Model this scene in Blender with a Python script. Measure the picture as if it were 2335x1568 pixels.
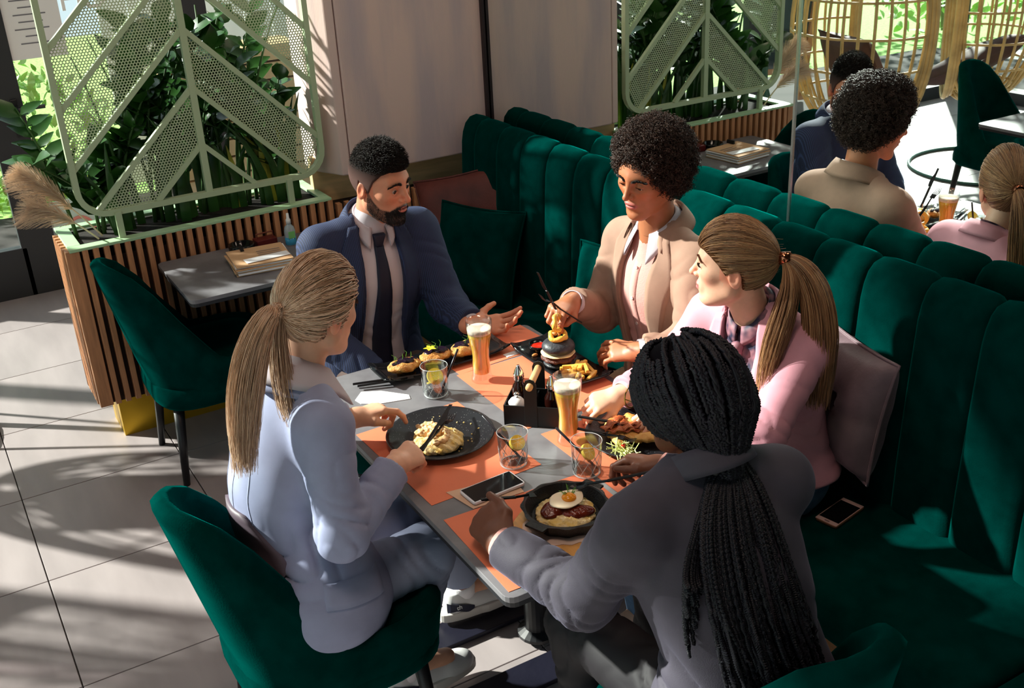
import bpy, bmesh, math, random, time
import numpy as np
from mathutils import Vector, Matrix
T0=time.time()
SC=bpy.context.scene
for _o in list(bpy.data.objects): bpy.data.objects.remove(_o)
COL=SC.collection
PI=math.pi
# ---------------- camera ----------------
YAW,PITCH,ROLL,FPX,CAMZ=0.5113,0.4292,-0.0537,2457.3,2.1429
def setup_camera():
    cy,sy=math.cos(YAW),math.sin(YAW); cp,sp=math.cos(PITCH),math.sin(PITCH)
    f=Vector((sy*cp,cy*cp,-sp)); r=Vector((cy,-sy,0)); u=r.cross(f)
    cr,sr=math.cos(ROLL),math.sin(ROLL)
    r2=cr*r+sr*u; u2=-sr*r+cr*u
    M=Matrix(((r2.x,u2.x,-f.x,0),(r2.y,u2.y,-f.y,0),(r2.z,u2.z,-f.z,CAMZ),(0,0,0,1)))
    cd=bpy.data.cameras.new('camera'); co=bpy.data.objects.new('camera',cd); COL.objects.link(co)
    co.matrix_world=M; cd.sensor_width=36; cd.lens=FPX/2335*36; cd.clip_start=.05; cd.clip_end=200
    SC.camera=co
setup_camera()
# ---------------- world, sun, exposure ----------------
W=bpy.data.worlds.new('sky'); SC.world=W; W.use_nodes=True
wn=W.node_tree.nodes; wl=W.node_tree.links; wn.clear()
bg=wn.new('ShaderNodeBackground'); bg.inputs[0].default_value=(.80,.92,1.0,1); bg.inputs[1].default_value=1.1
wo=wn.new('ShaderNodeOutputWorld'); wl.new(bg.outputs[0],wo.inputs[0])
sd=bpy.data.lights.new('sun','SUN'); sd.energy=14.5; sd.angle=.03; sd.color=(1.0,.94,.88)
so=bpy.data.objects.new('sun',sd); COL.objects.link(so)
SUN=Vector((.62,-.585,-.50)).normalized()
so.rotation_euler=SUN.to_track_quat('-Z','Y').to_euler(); so.location=(-3,7,5)
# warm soft area fills, added overhead to brighten the pillar and people
def warm_fill(x,y,w,e,col):
    ld=bpy.data.lights.new('warm_fill','AREA'); ld.shape='RECTANGLE'; ld.size=w; ld.size_y=w*.6; ld.energy=e; ld.color=col
    lo=bpy.data.objects.new('warm_fill',ld); COL.objects.link(lo); lo.location=(x,y,4.7)
warm_fill(.3,1.2,1.2,34,(1.0,.74,.60)); warm_fill(1.2,3.0,.9,16,(1.0,.74,.60))
SC.view_settings.view_transform='Standard'; SC.view_settings.look='None'
SC.view_settings.exposure=0.0; SC.view_settings.gamma=1.0
try: SC.view_settings.use_curve_mapping=False
except Exception: pass

# ---------------- materials ----------------
MATS={}
def srgb(r,g,b):
    f=lambda c:(c/255/12.92) if c/255<=.04045 else ((c/255+.055)/1.055)**2.4
    return (f(r),f(g),f(b))
def mat(name,col=(.5,.5,.5),rough=.6,metal=0,trans=0,ior=1.45,var=.0,vscale=8,bump=0,bscale=60,sheen=0,sheentint=None,coat=0,sss=0,emit=0,attr=False,obj=True,stretch=None,col2=None,spec=.5,alpha=1,detail=4):
    if name in MATS: return MATS[name]
    m=bpy.data.materials.new(name); MATS[name]=m; m.use_nodes=True
    nt=m.node_tree; N=nt.nodes; L=nt.links; b=N['Principled BSDF']
    b.inputs['Base Color'].default_value=(*col,1); b.inputs['Roughness'].default_value=rough; b.inputs['Metallic'].default_value=metal
    b.inputs['Transmission Weight'].default_value=trans; b.inputs['IOR'].default_value=ior
    b.inputs['Specular IOR Level'].default_value=spec
    if alpha<1: b.inputs['Alpha'].default_value=alpha
    if sheen:
        b.inputs['Sheen Weight'].default_value=sheen; b.inputs['Sheen Roughness'].default_value=.35
        b.inputs['Sheen Tint'].default_value=(*(sheentint or col),1)
    if coat: b.inputs['Coat Weight'].default_value=coat; b.inputs['Coat Roughness'].default_value=.08
    if sss: b.inputs['Subsurface Weight'].default_value=sss; b.inputs['Subsurface Radius'].default_value=(1,.35,.2); b.inputs['Subsurface Scale'].default_value=.008
    if emit: b.inputs['Emission Color'].default_value=(*col,1); b.inputs['Emission Strength'].default_value=emit
    src=None
    tc=N.new('ShaderNodeTexCoord'); mp=N.new('ShaderNodeMapping'); L.new(tc.outputs['Object'],mp.inputs[0])
    if stretch: mp.inputs['Scale'].default_value=stretch
    if attr:
        a=N.new('ShaderNodeAttribute'); a.attribute_name='Col'; src=a.outputs['Color']
    if var or col2:
        nz=N.new('ShaderNodeTexNoise'); nz.inputs['Scale'].default_value=vscale; nz.inputs['Detail'].default_value=detail; L.new(mp.outputs[0],nz.inputs['Vector'])
        mx=N.new('ShaderNodeMix'); mx.data_type='RGBA'
        if col2:
            rp=N.new('ShaderNodeValToRGB'); rp.color_ramp.elements[0].position=.38; rp.color_ramp.elements[1].position=.64; L.new(nz.outputs[0],rp.inputs[0])
            L.new(rp.outputs[0],mx.inputs[0]); mx.inputs[6].default_value=(*col,1); mx.inputs[7].default_value=(*col2,1); L.new(mx.outputs[2],b.inputs['Base Color'])
        else:
            mr=N.new('ShaderNodeMapRange'); mr.inputs[1].default_value=.3; mr.inputs[2].default_value=.7; mr.inputs[3].default_value=1-var; mr.inputs[4].default_value=1+var
            L.new(nz.outputs[0],mr.inputs[0]); mx.blend_type='MULTIPLY'; mx.inputs[0].default_value=1
            mx.inputs[6].default_value=(*col,1)
            if src: L.new(src,mx.inputs[6])
            L.new(mr.outputs[0],mx.inputs[7]); L.new(mx.outputs[2],b.inputs['Base Color'])
    elif src: L.new(src,b.inputs['Base Color'])
    if bump:
        n2=N.new('ShaderNodeTexNoise'); n2.inputs['Scale'].default_value=bscale; n2.inputs['Detail'].default_value=3; L.new(mp.outputs[0],n2.inputs['Vector'])
        bp=N.new('ShaderNodeBump'); bp.inputs['Strength'].default_value=bump; bp.inputs['Distance'].default_value=.004; L.new(n2.outputs[0],bp.inputs['Height']); L.new(bp.outputs[0],b.inputs['Normal'])
    return m
def glass_thin(name,col=(1,1,1),gloss=.08,ior=1.45):
    m=bpy.data.materials.new(name); MATS[name]=m; m.use_nodes=True; nt=m.node_tree; N=nt.nodes; L=nt.links; N.clear()
    t=N.new('ShaderNodeBsdfTransparent'); t.inputs[0].default_value=(*col,1); g=N.new('ShaderNodeBsdfGlossy'); g.inputs['Roughness'].default_value=.02
    lw=N.new('ShaderNodeLayerWeight'); lw.inputs[0].default_value=.5; pw=N.new('ShaderNodeMath'); pw.operation='POWER'; L.new(lw.outputs['Facing'],pw.inputs[0]); pw.inputs[1].default_value=4.0; fr=N.new('ShaderNodeMath'); fr.operation='MULTIPLY_ADD'; L.new(pw.outputs[0],fr.inputs[0]); fr.inputs[1].default_value=.55; fr.inputs[2].default_value=gloss*.5; mx=N.new('ShaderNodeMixShader'); o=N.new('ShaderNodeOutputMaterial')
    L.new(fr.outputs[0],mx.inputs[0]); L.new(t.outputs[0],mx.inputs[1]); L.new(g.outputs[0],mx.inputs[2]); L.new(mx.outputs[0],o.inputs[0]); return m

# ---------------- object helpers ----------------
def tag(o,label=None,cat=None,group=None,kind=None):
    if label: o['label']=label
    if cat: o['category']=cat
    if group: o['group']=group
    if kind: o['kind']=kind
    return o
def empty(name,loc=(0,0,0),rz=0,label=None,cat=None,group=None):
    o=bpy.data.objects.new(name,None); COL.objects.link(o); o.location=loc; o.rotation_euler=(0,0,rz); o.empty_display_size=.05
    return tag(o,label,cat,group)
def raw(name,V,F,m,parent=None,smooth=False,loc=None,col=None,mats=None,midx=None,rz=0):
    me=bpy.data.meshes.new(name)
    V=np.asarray(V,dtype=np.float32).reshape(-1,3)
    if isinstance(F,np.ndarray) and F.ndim==2:
        k=F.shape[1]; n=len(F)
        me.vertices.add(len(V)); me.vertices.foreach_set('co',V.ravel())
        me.loops.add(n*k); me.loops.foreach_set('vertex_index',F.astype(np.int32).ravel())
        me.polygons.add(n); me.polygons.foreach_set('loop_start',np.arange(0,n*k,k,dtype=np.int32))
        try: me.polygons.foreach_set('loop_total',np.full(n,k,dtype=np.int32))
        except Exception: pass
        me.update(calc_edges=True); me.validate()
    else:
        me.from_pydata([tuple(map(float,v)) for v in V],[],[tuple(int(i) for i in f) for f in F]); me.update()
    if smooth: me.polygons.foreach_set('use_smooth',np.ones(len(me.polygons),dtype=bool))
    if mats:
        for x in mats: me.materials.append(x)
        if midx is not None and len(midx)==len(me.polygons): me.polygons.foreach_set('material_index',np.asarray(midx,dtype=np.int32))
    elif m: me.materials.append(m)
    if col is not None:
        ca=me.color_attributes.new('Col','FLOAT_COLOR','POINT'); c=np.ones((len(me.vertices),4),dtype=np.float32); c[:,:3]=col[:len(me.vertices)]; ca.data.foreach_set('color',c.ravel())
    o=bpy.data.objects.new(name,me); COL.objects.link(o)
    if parent: o.parent=parent
    if loc is not None: o.location=loc
    if rz: o.rotation_euler=(0,0,rz)
    return o
def rotm(ax,a):
    return np.array(Matrix.Rotation(a,3,ax))
class MB:
    def __init__(s): s.V=[]; s.F=[]
    def add(s,V,F):
        n=len(s.V); s.V.extend([tuple(v) for v in V]); s.F.extend([tuple(i+n for i in f) for f in F]); return s
    def box(s,c,d,R=None,bev=0):
        hx,hy,hz=d[0]/2,d[1]/2,d[2]/2
        if bev<=0:
            P=[(-hx,-hy,-hz),(hx,-hy,-hz),(hx,hy,-hz),(-hx,hy,-hz),(-hx,-hy,hz),(hx,-hy,hz),(hx,hy,hz),(-hx,hy,hz)]
            F=[(0,3,2,1),(4,5,6,7),(0,1,5,4),(1,2,6,5),(2,3,7,6),(3,0,4,7)]
        else:
            bm=bmesh.new(); bmesh.ops.create_cube(bm,size=1)
            for v in bm.verts: v.co=Vector((v.co.x*d[0],v.co.y*d[1],v.co.z*d[2]))
            bmesh.ops.bevel(bm,geom=bm.edges[:],offset=bev,segments=2,profile=.5,affect='EDGES')
            bm.verts.index_update(); P=[tuple(v.co) for v in bm.verts]; F=[tuple(v.index for v in f.verts) for f in bm.faces]; bm.free()
        P=np.array(P)
        if R is not None: P=P@np.array(R).T
        return s.add(P+np.array(c),F)
    def prism(s,poly,z0,z1,R=None,c=(0,0,0)):
        n=len(poly); P=[(x,y,z0) for x,y in poly]+[(x,y,z1) for x,y in poly]
        F=[tuple(range(n-1,-1,-1)),tuple(range(n,2*n))]+[(i,(i+1)%n,n+(i+1)%n,n+i) for i in range(n)]
        P=np.array(P,dtype=float)
        if R is not None: P=P@np.array(R).T
        return s.add(P+np.array(c),F)
    def tube(s,pts,r,n=8,closed=False,caps=True):
        pts=np.array(pts,dtype=float); m=len(pts); r=np.broadcast_to(np.array(r,dtype=float),(m,))
        if closed: t=np.roll(pts,-1,0)-np.roll(pts,1,0)
        else:
            t=np.gradient(pts,axis=0)
        t/=np.linalg.norm(t,axis=1)[:,None]+1e-12
        up=np.array([0,0,1.]) if abs(t[0][2])<.9 else np.array([1.,0,0]); u=np.cross(t[0],up); u/=np.linalg.norm(u)
        V=[]
        for i in range(m):
            u=u-t[i]*(u@t[i]); u/=np.linalg.norm(u)+1e-12; w=np.cross(t[i],u)
            for k in range(n):
                a=2*PI*k/n; V.append(pts[i]+r[i]*(math.cos(a)*u+math.sin(a)*w))
        F=[]
        for i in range(m if closed else m-1):
            j=(i+1)%m
            for k in range(n): F.append((i*n+k,i*n+(k+1)%n,j*n+(k+1)%n,j*n+k))
        if caps and not closed: F.append(tuple(range(n-1,-1,-1))); F.append(tuple((m-1)*n+k for k in range(n)))
        return s.add(V,F)
    def lathe(s,prof,c=(0,0,0),n=24,R=None,cap=True,sx=1,sy=1):
        V=[];F=[];m=len(prof)
        for r,z in prof:
            for k in range(n): a=2*PI*k/n; V.append((r*math.cos(a)*sx,r*math.sin(a)*sy,z))
        for i in range(m-1):
            for k in range(n): F.append((i*n+k,i*n+(k+1)%n,(i+1)*n+(k+1)%n,(i+1)*n+k))
        if cap:
            if prof[0][0]>1e-5: F.append(tuple(range(n-1,-1,-1)))
            if prof[-1][0]>1e-5: F.append(tuple((m-1)*n+k for k in range(n)))
        V=np.array(V)
        if R is not None: V=V@np.array(R).T
        return s.add(V+np.array(c),F)
    def grid(s,P):
        P=np.array(P); a,b=P.shape[:2]; F=[(i*b+j,i*b+j+1,(i+1)*b+j+1,(i+1)*b+j) for i in range(a-1) for j in range(b-1)]
        return s.add(P.reshape(-1,3),F)
    def build(s,name,m,parent=None,smooth=False,loc=None,bev=0,rz=0,angle=None,solid=0,sub=0):
        o=raw(name,s.V,s.F,m,parent,smooth,loc,rz=rz)
        if solid: md=o.modifiers.new('solid','SOLIDIFY'); md.thickness=solid; md.offset=0
        if bev: md=o.modifiers.new('bevel','BEVEL'); md.width=bev; md.segments=2; md.limit_method='ANGLE'; md.angle_limit=.6
        if sub: md=o.modifiers.new('sub','SUBSURF'); md.levels=sub; md.render_levels=sub
        return o
def copy_obj(o,parent=None,loc=None,rz=None,label=None):
    c=o.copy(); COL.objects.link(c); c.parent=parent
    if loc is not None: c.location=loc
    if rz is not None: c.rotation_euler=(0,0,rz)
    if label: c['label']=label
    return c
def copy_tree(o,parent=None,**k):
    c=copy_obj(o,parent,**k)
    for ch in list(o.children): copy_tree(ch,c)
    return c
def look(a,b=None,up=(0,0,1)):
    # rotation matrix (columns) whose Y axis is a and Z close to up
    y=np.array(a,float); y/=np.linalg.norm(y); z=np.array(up,float); z=z-y*(z@y); z/=np.linalg.norm(z); x=np.cross(y,z); return np.stack([x,y,z],1)
def bez(P,n):
    P=np.array(P,float); t=np.linspace(0,1,n)[:,None]
    if len(P)==3: return (1-t)**2*P[0]+2*t*(1-t)*P[1]+t*t*P[2]
    return (1-t)**3*P[0]+3*t*(1-t)**2*P[1]+3*t*t*(1-t)*P[2]+t**3*P[3]

# ---------------- implicit surfaces ----------------
def smin(a,b,k):
    if k<=0: return np.minimum(a,b)
    h=np.clip(.5+.5*(b-a)/k,0,1); return b*(1-h)+a*h-k*h*(1-h)
def smax(a,b,k): return -smin(-a,-b,k)
def cap_(p,a,b,ra,rb=None):
    a=np.asarray(a,np.float32); b=np.asarray(b,np.float32); rb=ra if rb is None else rb
    pa=p-a; ba=b-a; h=np.clip(pa@ba/max(float(ba@ba),1e-9),0,1)
    return np.linalg.norm(pa-h[:,None]*ba,axis=1)-(ra+(rb-ra)*h)
def ell_(p,c,r,R=None):
    q=p-np.asarray(c,np.float32)
    if R is not None: q=q@np.asarray(R,np.float32)
    r=np.asarray(r,np.float32); k0=np.linalg.norm(q/r,axis=1); k1=np.linalg.norm(q/(r*r),axis=1)
    return k0*(k0-1)/np.maximum(k1,1e-6)
def box_(p,c,h,R=None,rd=0.):
    q=p-np.asarray(c,np.float32)
    if R is not None: q=q@np.asarray(R,np.float32)
    q=np.abs(q)-(np.asarray(h,np.float32)-rd); return np.linalg.norm(np.maximum(q,0),axis=1)+np.minimum(q.max(1),0)-rd
def plane_(p,c,n):
    n=np.asarray(n,np.float32); n=n/np.linalg.norm(n); return (p-np.asarray(c,np.float32))@n
def wob(p,s,seed=0):
    a=p*s; return (np.sin(a[:,0]*1.0+a[:,1]*.7+seed)+np.sin(a[:,1]*1.3-a[:,2]*.8+seed*2.1)+np.sin(a[:,2]*1.1+a[:,0]*.9+seed*3.7))/3
def isosurf(f,lo,hi,h,newton=1):
    lo=np.array(lo,np.float32); hi=np.array(hi,np.float32); B=4
    n=np.ceil((hi-lo)/h/B).astype(int)+1; nb=n
    bx=[lo[i]+(np.arange(nb[i])+.5)*B*h-.5*h for i in range(3)]
    C=np.stack(np.meshgrid(*bx,indexing='ij'),-1).reshape(-1,3).astype(np.float32)
    dc=f(C); keep=np.abs(dc)<B*h*.87*1.5+h
    D=np.repeat(np.repeat(np.repeat(np.sign(dc).reshape(nb),B,0),B,1),B,2).astype(np.float32)
    idx=np.argwhere(keep.reshape(nb))
    o=np.stack(np.meshgrid(*[np.arange(B)]*3,indexing='ij'),-1).reshape(-1,3)
    I=(idx[:,None,:]*B+o[None]).reshape(-1,3)
    P=lo+I.astype(np.float32)*h
    out=np.empty(len(P),np.float32)
    for s in range(0,len(P),400000): out[s:s+400000]=f(P[s:s+400000])
    D[I[:,0],I[:,1],I[:,2]]=out
    D[0]=D[-1]=1; D[:,0]=D[:,-1]=1; D[:,:,0]=D[:,:,-1]=1
    S=D<0
    c=np.zeros(np.array(S.shape)-1,np.int8)
    for dx in (0,1):
        for dy in (0,1):
            for dz in (0,1): c+=S[dx:S.shape[0]-1+dx,dy:S.shape[1]-1+dy,dz:S.shape[2]-1+dz]
    act=np.argwhere((c>0)&(c<8)); vid=-np.ones(c.shape,np.int32); vid[act[:,0],act[:,1],act[:,2]]=np.arange(len(act))
    acc=np.zeros((len(act),3),np.float32); cnt=np.zeros(len(act),np.float32)
    cor=[(a,b,d) for a in (0,1) for b in (0,1) for d in (0,1)]
    for a in cor:
        for ax in range(3):
            if a[ax]: continue
            b=list(a); b[ax]=1
            da=D[act[:,0]+a[0],act[:,1]+a[1],act[:,2]+a[2]]; db=D[act[:,0]+b[0],act[:,1]+b[1],act[:,2]+b[2]]
            m=(da<0)!=(db<0); t=np.where(m,da/(da-db+1e-20),0)
            q=np.array(a,np.float32)+np.zeros((len(act),3),np.float32); q[:,ax]+=t
            acc+=q*m[:,None]; cnt+=m
    V=lo+(act+acc/cnt[:,None])*h
    F=[]
    for ax in range(3):
        o1,o2=[(1,2),(2,0),(0,1)][ax]
        sl=[slice(1,-1)]*3; sl[ax]=slice(0,-1)
        A=S[tuple(sl)]; sl2=list(sl); sl2[ax]=slice(1,None); Bq=S[tuple(sl2)]
        e=np.argwhere(A!=Bq); sg=A[e[:,0],e[:,1],e[:,2]]
        off=np.array([1,1,1]); off[ax]=0; e=e+off
        def cell(d1,d2):
            q=e.copy(); q[:,o1]-=d1; q[:,o2]-=d2; q=np.minimum(q,np.array(vid.shape)-1); return vid[q[:,0],q[:,1],q[:,2]]
        qd=np.stack([cell(1,1),cell(0,1),cell(0,0),cell(1,0)],1)
        qd[~sg]=qd[~sg][:,::-1]; F.append(qd)
    F=np.concatenate(F); F=F[(F>=0).all(1)]
    for _ in range(newton):
        e=h*.5; d0=f(V); G=np.stack([f(V+np.eye(3,dtype=np.float32)[i]*e)-d0 for i in range(3)],1)/e
        st=np.clip(d0/np.maximum((G*G).sum(1),.2),-h,h); V=V-G*st[:,None]
    return V.astype(np.float32),F
def merge(parts):
    Vs=[];Fs=[];Cs=[];n=0
    for P in parts:
        Vs.append(P[0]); Fs.append(P[1]+n); n+=len(P[0])
        if len(P)>2: Cs.append(P[2])
    return np.concatenate(Vs),np.concatenate(Fs),(np.concatenate(Cs) if Cs else None)
def strands(paths,rad,cols,sides=3):
    # paths (n,m,3), rad (n,m) or (m,), cols (n,3)
    P=np.asarray(paths,np.float32); n,m,_=P.shape; rad=np.broadcast_to(np.asarray(rad,np.float32),(n,m))
    t=np.gradient(P,axis=1); t/=np.linalg.norm(t,axis=2,keepdims=True)+1e-9
    ref=np.where(np.abs(t[:,:1,2:3])<.9,np.array([0,0,1.],np.float32),np.array([1.,0,0],np.float32))
    u=np.cross(t,np.broadcast_to(ref,t.shape)); u/=np.linalg.norm(u,axis=2,keepdims=True)+1e-9; w=np.cross(t,u)
    a=np.arange(sides)*2*PI/sides
    V=P[:,:,None,:]+rad[:,:,None,None]*(np.cos(a)[None,None,:,None]*u[:,:,None,:]+np.sin(a)[None,None,:,None]*w[:,:,None,:])
    i=np.arange(n)[:,None,None]*m*sides; j=np.arange(m-1)[None,:,None]*sides; k=np.arange(sides)[None,None,:]; k2=(k+1)%sides
    F=np.stack([i+j+k,i+j+k2,i+j+sides+k2,i+j+sides+k],-1).reshape(-1,4)
    C=np.repeat(np.asarray(cols,np.float32),m*sides,0)
    return V.reshape(-1,3).astype(np.float32),F.astype(np.int32),C
# ================= SETTING =================
XM=2.275   # mirror plane
rnd=random.Random(4); nr=np.random.default_rng(7)
# floor: screed + tiles
def tile_mat():
    m=mat('tile',srgb(160,149,149),rough=.42,var=.14,vscale=2.2,bump=.03,bscale=150,stretch=(3.2,.7,1),detail=6); return m
f=MB(); f.box((-.3,2.5,-.03),(10,11,.05)).build('floor',mat('grout',srgb(60,56,54),rough=.9)).__setitem__('kind','structure')
FL=bpy.data.objects['floor']
tm=tile_mat(); tb=MB(); tb.box((0,0,0),(.596,.596,.008),bev=.0012); tile0=None
for i in range(-7,4):
    for j in range(-9,4):
        x=.0723+.6*i+.3; y=4.5767+.6*j-.3
        if y>6.25+.3: continue
        if tile0 is None: tile0=tb.build('floor_tile',tm,FL,loc=(x,y,-.003))
        else: copy_obj(tile0,FL,(x,y,-.003),rz=PI*((i*7+j*3)%2))
CE=MB(); CE.box((-.3,1.2,6.85),(8.6,10.2,.1)).build('ceiling',mat('ceiling',(.06,.06,.06),rough=.9)).__setitem__('kind','structure')
wallm=mat('plaster_dark',srgb(60,58,56),rough=.9)
for n,c,d in [('wall_right',(XM+.12,1.2,3.4),(.18,10.2,6.8)),('wall_front',(-.3,-3.9,3.4),(8.6,.1,6.8))]:
    tag(MB().box(c,d).build(n,wallm),kind='structure')
# mirror: two panels with a steel joint strip
mm=bpy.data.materials.new('mirror_glass'); mm.use_nodes=True; b=mm.node_tree.nodes['Principled BSDF']; b.inputs['Metallic'].default_value=1; b.inputs['Roughness'].default_value=.01; b.inputs['Base Color'].default_value=(.80,.86,.84,1)
mir=empty('wall_mirror',(XM,0,0),label='large frameless mirror panels covering the wall above the green banquette',cat='mirror')
yj=2.30
MB().box((.006,(yj+.002+4.46)/2,1.90),(.01,4.46-yj-.002,2.04)).build('mirror_panel',mm,mir)
MB().box((.006,(yj-.002-1.2)/2,1.90),(.01,yj-.002+1.2,2.04)).build('mirror_panel',mm,mir)
MB().box((-.001,yj,1.9),(.004,.008,2.04)).build('joint_strip',mat('steel',(.6,.6,.6),rough=.25,metal=1),mir)
# concrete look pillar cladding
clad=mat('cladding',srgb(214,186,178),rough=.75,var=.0,col2=srgb(186,168,172),vscale=1.6,bump=.12,bscale=40,stretch=(5,5,.8))
pil=empty('wall_pillar',(0,0,0)); pil['kind']='structure'
MB().prism([(1.612,4.155),(2.272,4.155),(2.272,4.45),(1.612,4.45)],.94,6.7).build('cladding_panel',clad,pil,bev=.006)
MB().prism([(1.51,4.30),(1.572,4.165),(1.608,4.158),(1.608,4.45),(1.51,4.45)],.94,6.7).build('cladding_panel',clad,pil,bev=.006)
# dark strip at the corner between cladding and mirror
MB().box((2.266,4.145,2.6),(.012,.02,3.3)).build('corner_trim',mat('dark_trim',srgb(40,26,30),rough=.6),pil)
oak=mat('oak',srgb(176,134,92),rough=.5,var=.18,vscale=5,bump=.05,bscale=90,stretch=(10,10,1))
oakh=mat('oak_h',srgb(222,186,136),rough=.5,var=.16,vscale=5,bump=.04,bscale=90,stretch=(1,10,10))
tag(MB().box((1.88,4.33,.90),(.78,.04,.2)).build('trim_1',oakh,bev=.003),kind='structure')
# facade at y=6.3
dk=mat('anthracite_frame',srgb(44,46,52),rough=.5)
gl=glass_thin('window_glass',(.93,.98,.96))
YF=6.3
def frame(name,boxes,panes,loc=(0,0,0)):
    e=empty(name,loc); e['kind']='structure'
    for c,d in boxes: MB().box(c,d).build('frame_bar',dk,e,bev=.004)
    for c,d in panes: MB().box(c,d).build('pane',gl,e)
    return e
d1=frame('door_1',[((.0,YF,3.38),(.13,.07,6.76)),((.54,YF,3.38),(.18,.07,6.76)),((.27,YF,.14),(.42,.07,.28)),((.27,YF,6.72),(.42,.07,.08))],[((.27,YF,3.48),(.41,.012,6.4))])
hm=mat('handle_black',srgb(22,24,30),rough=.35)
h=MB(); h.box((.585,YF-.055,1.03),(.03,.03,.03)); h.tube([(.585,YF-.05,1.03),(.60,YF-.075,1.03),(.73,YF-.08,1.03)],.011); h.box((.585,YF-.041,.98),(.035,.012,.2),bev=.004)
h.build('door_handle',hm,d1,smooth=False)
w1=frame('window_1',[((1.08,YF,.055),(.90,.07,.11)),((1.08,YF,6.72),(.90,.07,.08)),((1.60,YF,3.38),(.15,.08,6.76))],[((1.08,YF,3.4),(.89,.012,6.6))])
w2=frame('window_2',[((2.4,YF,.055),(1.45,.07,.11)),((3.2,YF,3.38),(.15,.08,6.76))],[((2.4,YF,3.4),(1.45,.012,6.6))])
w3=frame('window_3',[((-.6,YF,.14),(1.07,.07,.28)),((-1.2,YF,3.38),(.13,.08,6.76))],[((-.6,YF,3.5),(1.07,.012,6.4))])
w4=frame('window_4',[((-2.4,YF,.055),(2.3,.07,.11)),((-3.55,YF,3.38),(.13,.08,6.76))],[((-2.4,YF,3.4),(2.3,.012,6.6))])
# left glazed wall, seen in the mirror
XL=-3.6
for k,(y0,y1) in enumerate([(3.6,6.2),(1.2,3.5),(-1.2,1.1),(-3.6,-1.3)]):
    frame('window_%d'%(5+k),[((XL,y0-.05,2.33),(.1,.16,4.66)),((XL,(y0+y1)/2,.05),(.07,y1-y0,.1)),((XL,(y0+y1)/2,4.64),(.07,y1-y0,.1))],[((XL,(y0+y1)/2,2.35),(.012,y1-y0,4.5))])
tag(MB().box((XL-.1,1.2,5.75),(.16,10.2,2.2)).build('wall_left_sunblock',wallm),kind='structure')  # unseen opaque upper wall, added to keep sun off the right-hand bench
tag(MB().box((-2.1,YF+.12,5.9),(3.2,.12,1.75)).build('wall_back_sunblock',wallm),kind='structure')  # unseen fascia above the facade, added to block sun from the bench seat
# notices stuck on the glass
paper=mat('paper_white',(.86,.87,.9),rough=.8); ink=mat('ink_grey',srgb(120,120,130),rough=.9)
no=empty('notice',(.82,YF-.02,1.47),label='white printed notice sheet taped to the glass beside the door',cat='notice')
MB().box((-.06,0,0),(.30,.002,.40)).build('sheet',paper,no)
def text(name,s,size,loc,rot,m,parent=None,ext=.0005,mirror=False,align='CENTER'):
    cu=bpy.data.curves.new(name,'FONT'); cu.body=s; cu.size=size; cu.extrude=ext; cu.align_x=align; cu.align_y='CENTER'
    o=bpy.data.objects.new(name,cu); COL.objects.link(o); cu.materials.append(m)
    if parent: o.parent=parent
    bpy.context.view_layer.update()
    me=bpy.data.meshes.new_from_object(o.evaluated_get(bpy.context.evaluated_depsgraph_get())); bpy.data.objects.remove(o)
    if mirror:
        for v in me.vertices: v.co.x=-v.co.x
    me.materials.clear(); me.materials.append(m)
    o=bpy.data.objects.new(name,me); COL.objects.link(o)
    if parent: o.parent=parent
    o.location=loc; o.rotation_euler=rot
    return o
ln=MB()
for k in range(8):
    w=[.13,.17,.10,.16,.12,.17,.08,.14][k]; ln.box((-.06,-.0022,.13-.036*k),(w,.001,.006))
ln.build('printed_lines',ink,no)
po=empty('warning_poster',(.78,YF-.02,.28),label='white poster with a pink ring, low on the glass by the door',cat='poster')
MB().box((-.02,0,0),(.24,.002,.44)).build('sheet',mat('poster_pale',srgb(200,226,220),rough=.7),po)
q=MB(); q.tube([(.075*math.cos(a),-.004,.02+.09*math.sin(a)) for a in np.linspace(0,2*PI,29)[:-1]],.009,n=6,closed=True); q.build('ring',mat('pink_ink',srgb(236,150,140),rough=.7),po)
white_l=mat('white_vinyl',(.9,.9,.9),rough=.6)
wl_=empty('window_lettering',(1.02,YF-.015,1.63),label='white vinyl lettering on the glass behind the perforated screen',cat='lettering')
text('letter_line','VREME',.10,(0.0,0,.06),(PI/2,0,0),white_l,wl_,mirror=True); text('letter_line','GH',.17,(0.02,0,-.09),(PI/2,0,0),white_l,wl_,mirror=True)
# ---------------- outside ----------------
grass=mat('lawn',srgb(150,195,100),rough=.9,var=.35,vscale=30,col2=None)
tag(MB().box((0,12.6,-.12),(30,10.0,.1)).build('lawn',grass),'bright green lawn beyond the glass facade','lawn',kind='stuff')
tag(MB().box((-10,-.3,-.12),(12.6,15.4,.1)).build('lawn',grass),'green lawn outside the left windows, seen in the mirror','lawn',kind='stuff')
tag(MB().box((0,6.95,-.06),(12,1.2,.08)).build('pavement',mat('paving',srgb(215,215,210),rough=.8,var=.08)),kind='structure')
pale=mat('pale_boards',srgb(236,240,238),rough=.7,var=.08,vscale=3)
fe=empty('board_fence',(2.45,8.3,0),label='pale painted board fence outside behind the plants',cat='fence')
for k in range(12): MB().box((-.9+.21*k,0,1.4),(.20,.03,2.8)).build('board',pale,fe)
tw=mat('tan_wood',srgb(196,160,120),rough=.7,var=.1)
be=empty('outdoor_planter',(2.0,7.2,0),label='tan slatted wooden box standing outside behind the snake plant',cat='planter')
for k in range(9): MB().box((0,0,.10+.115*k),(.9,.35,.10)).build('slat',tw,be)
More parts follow.
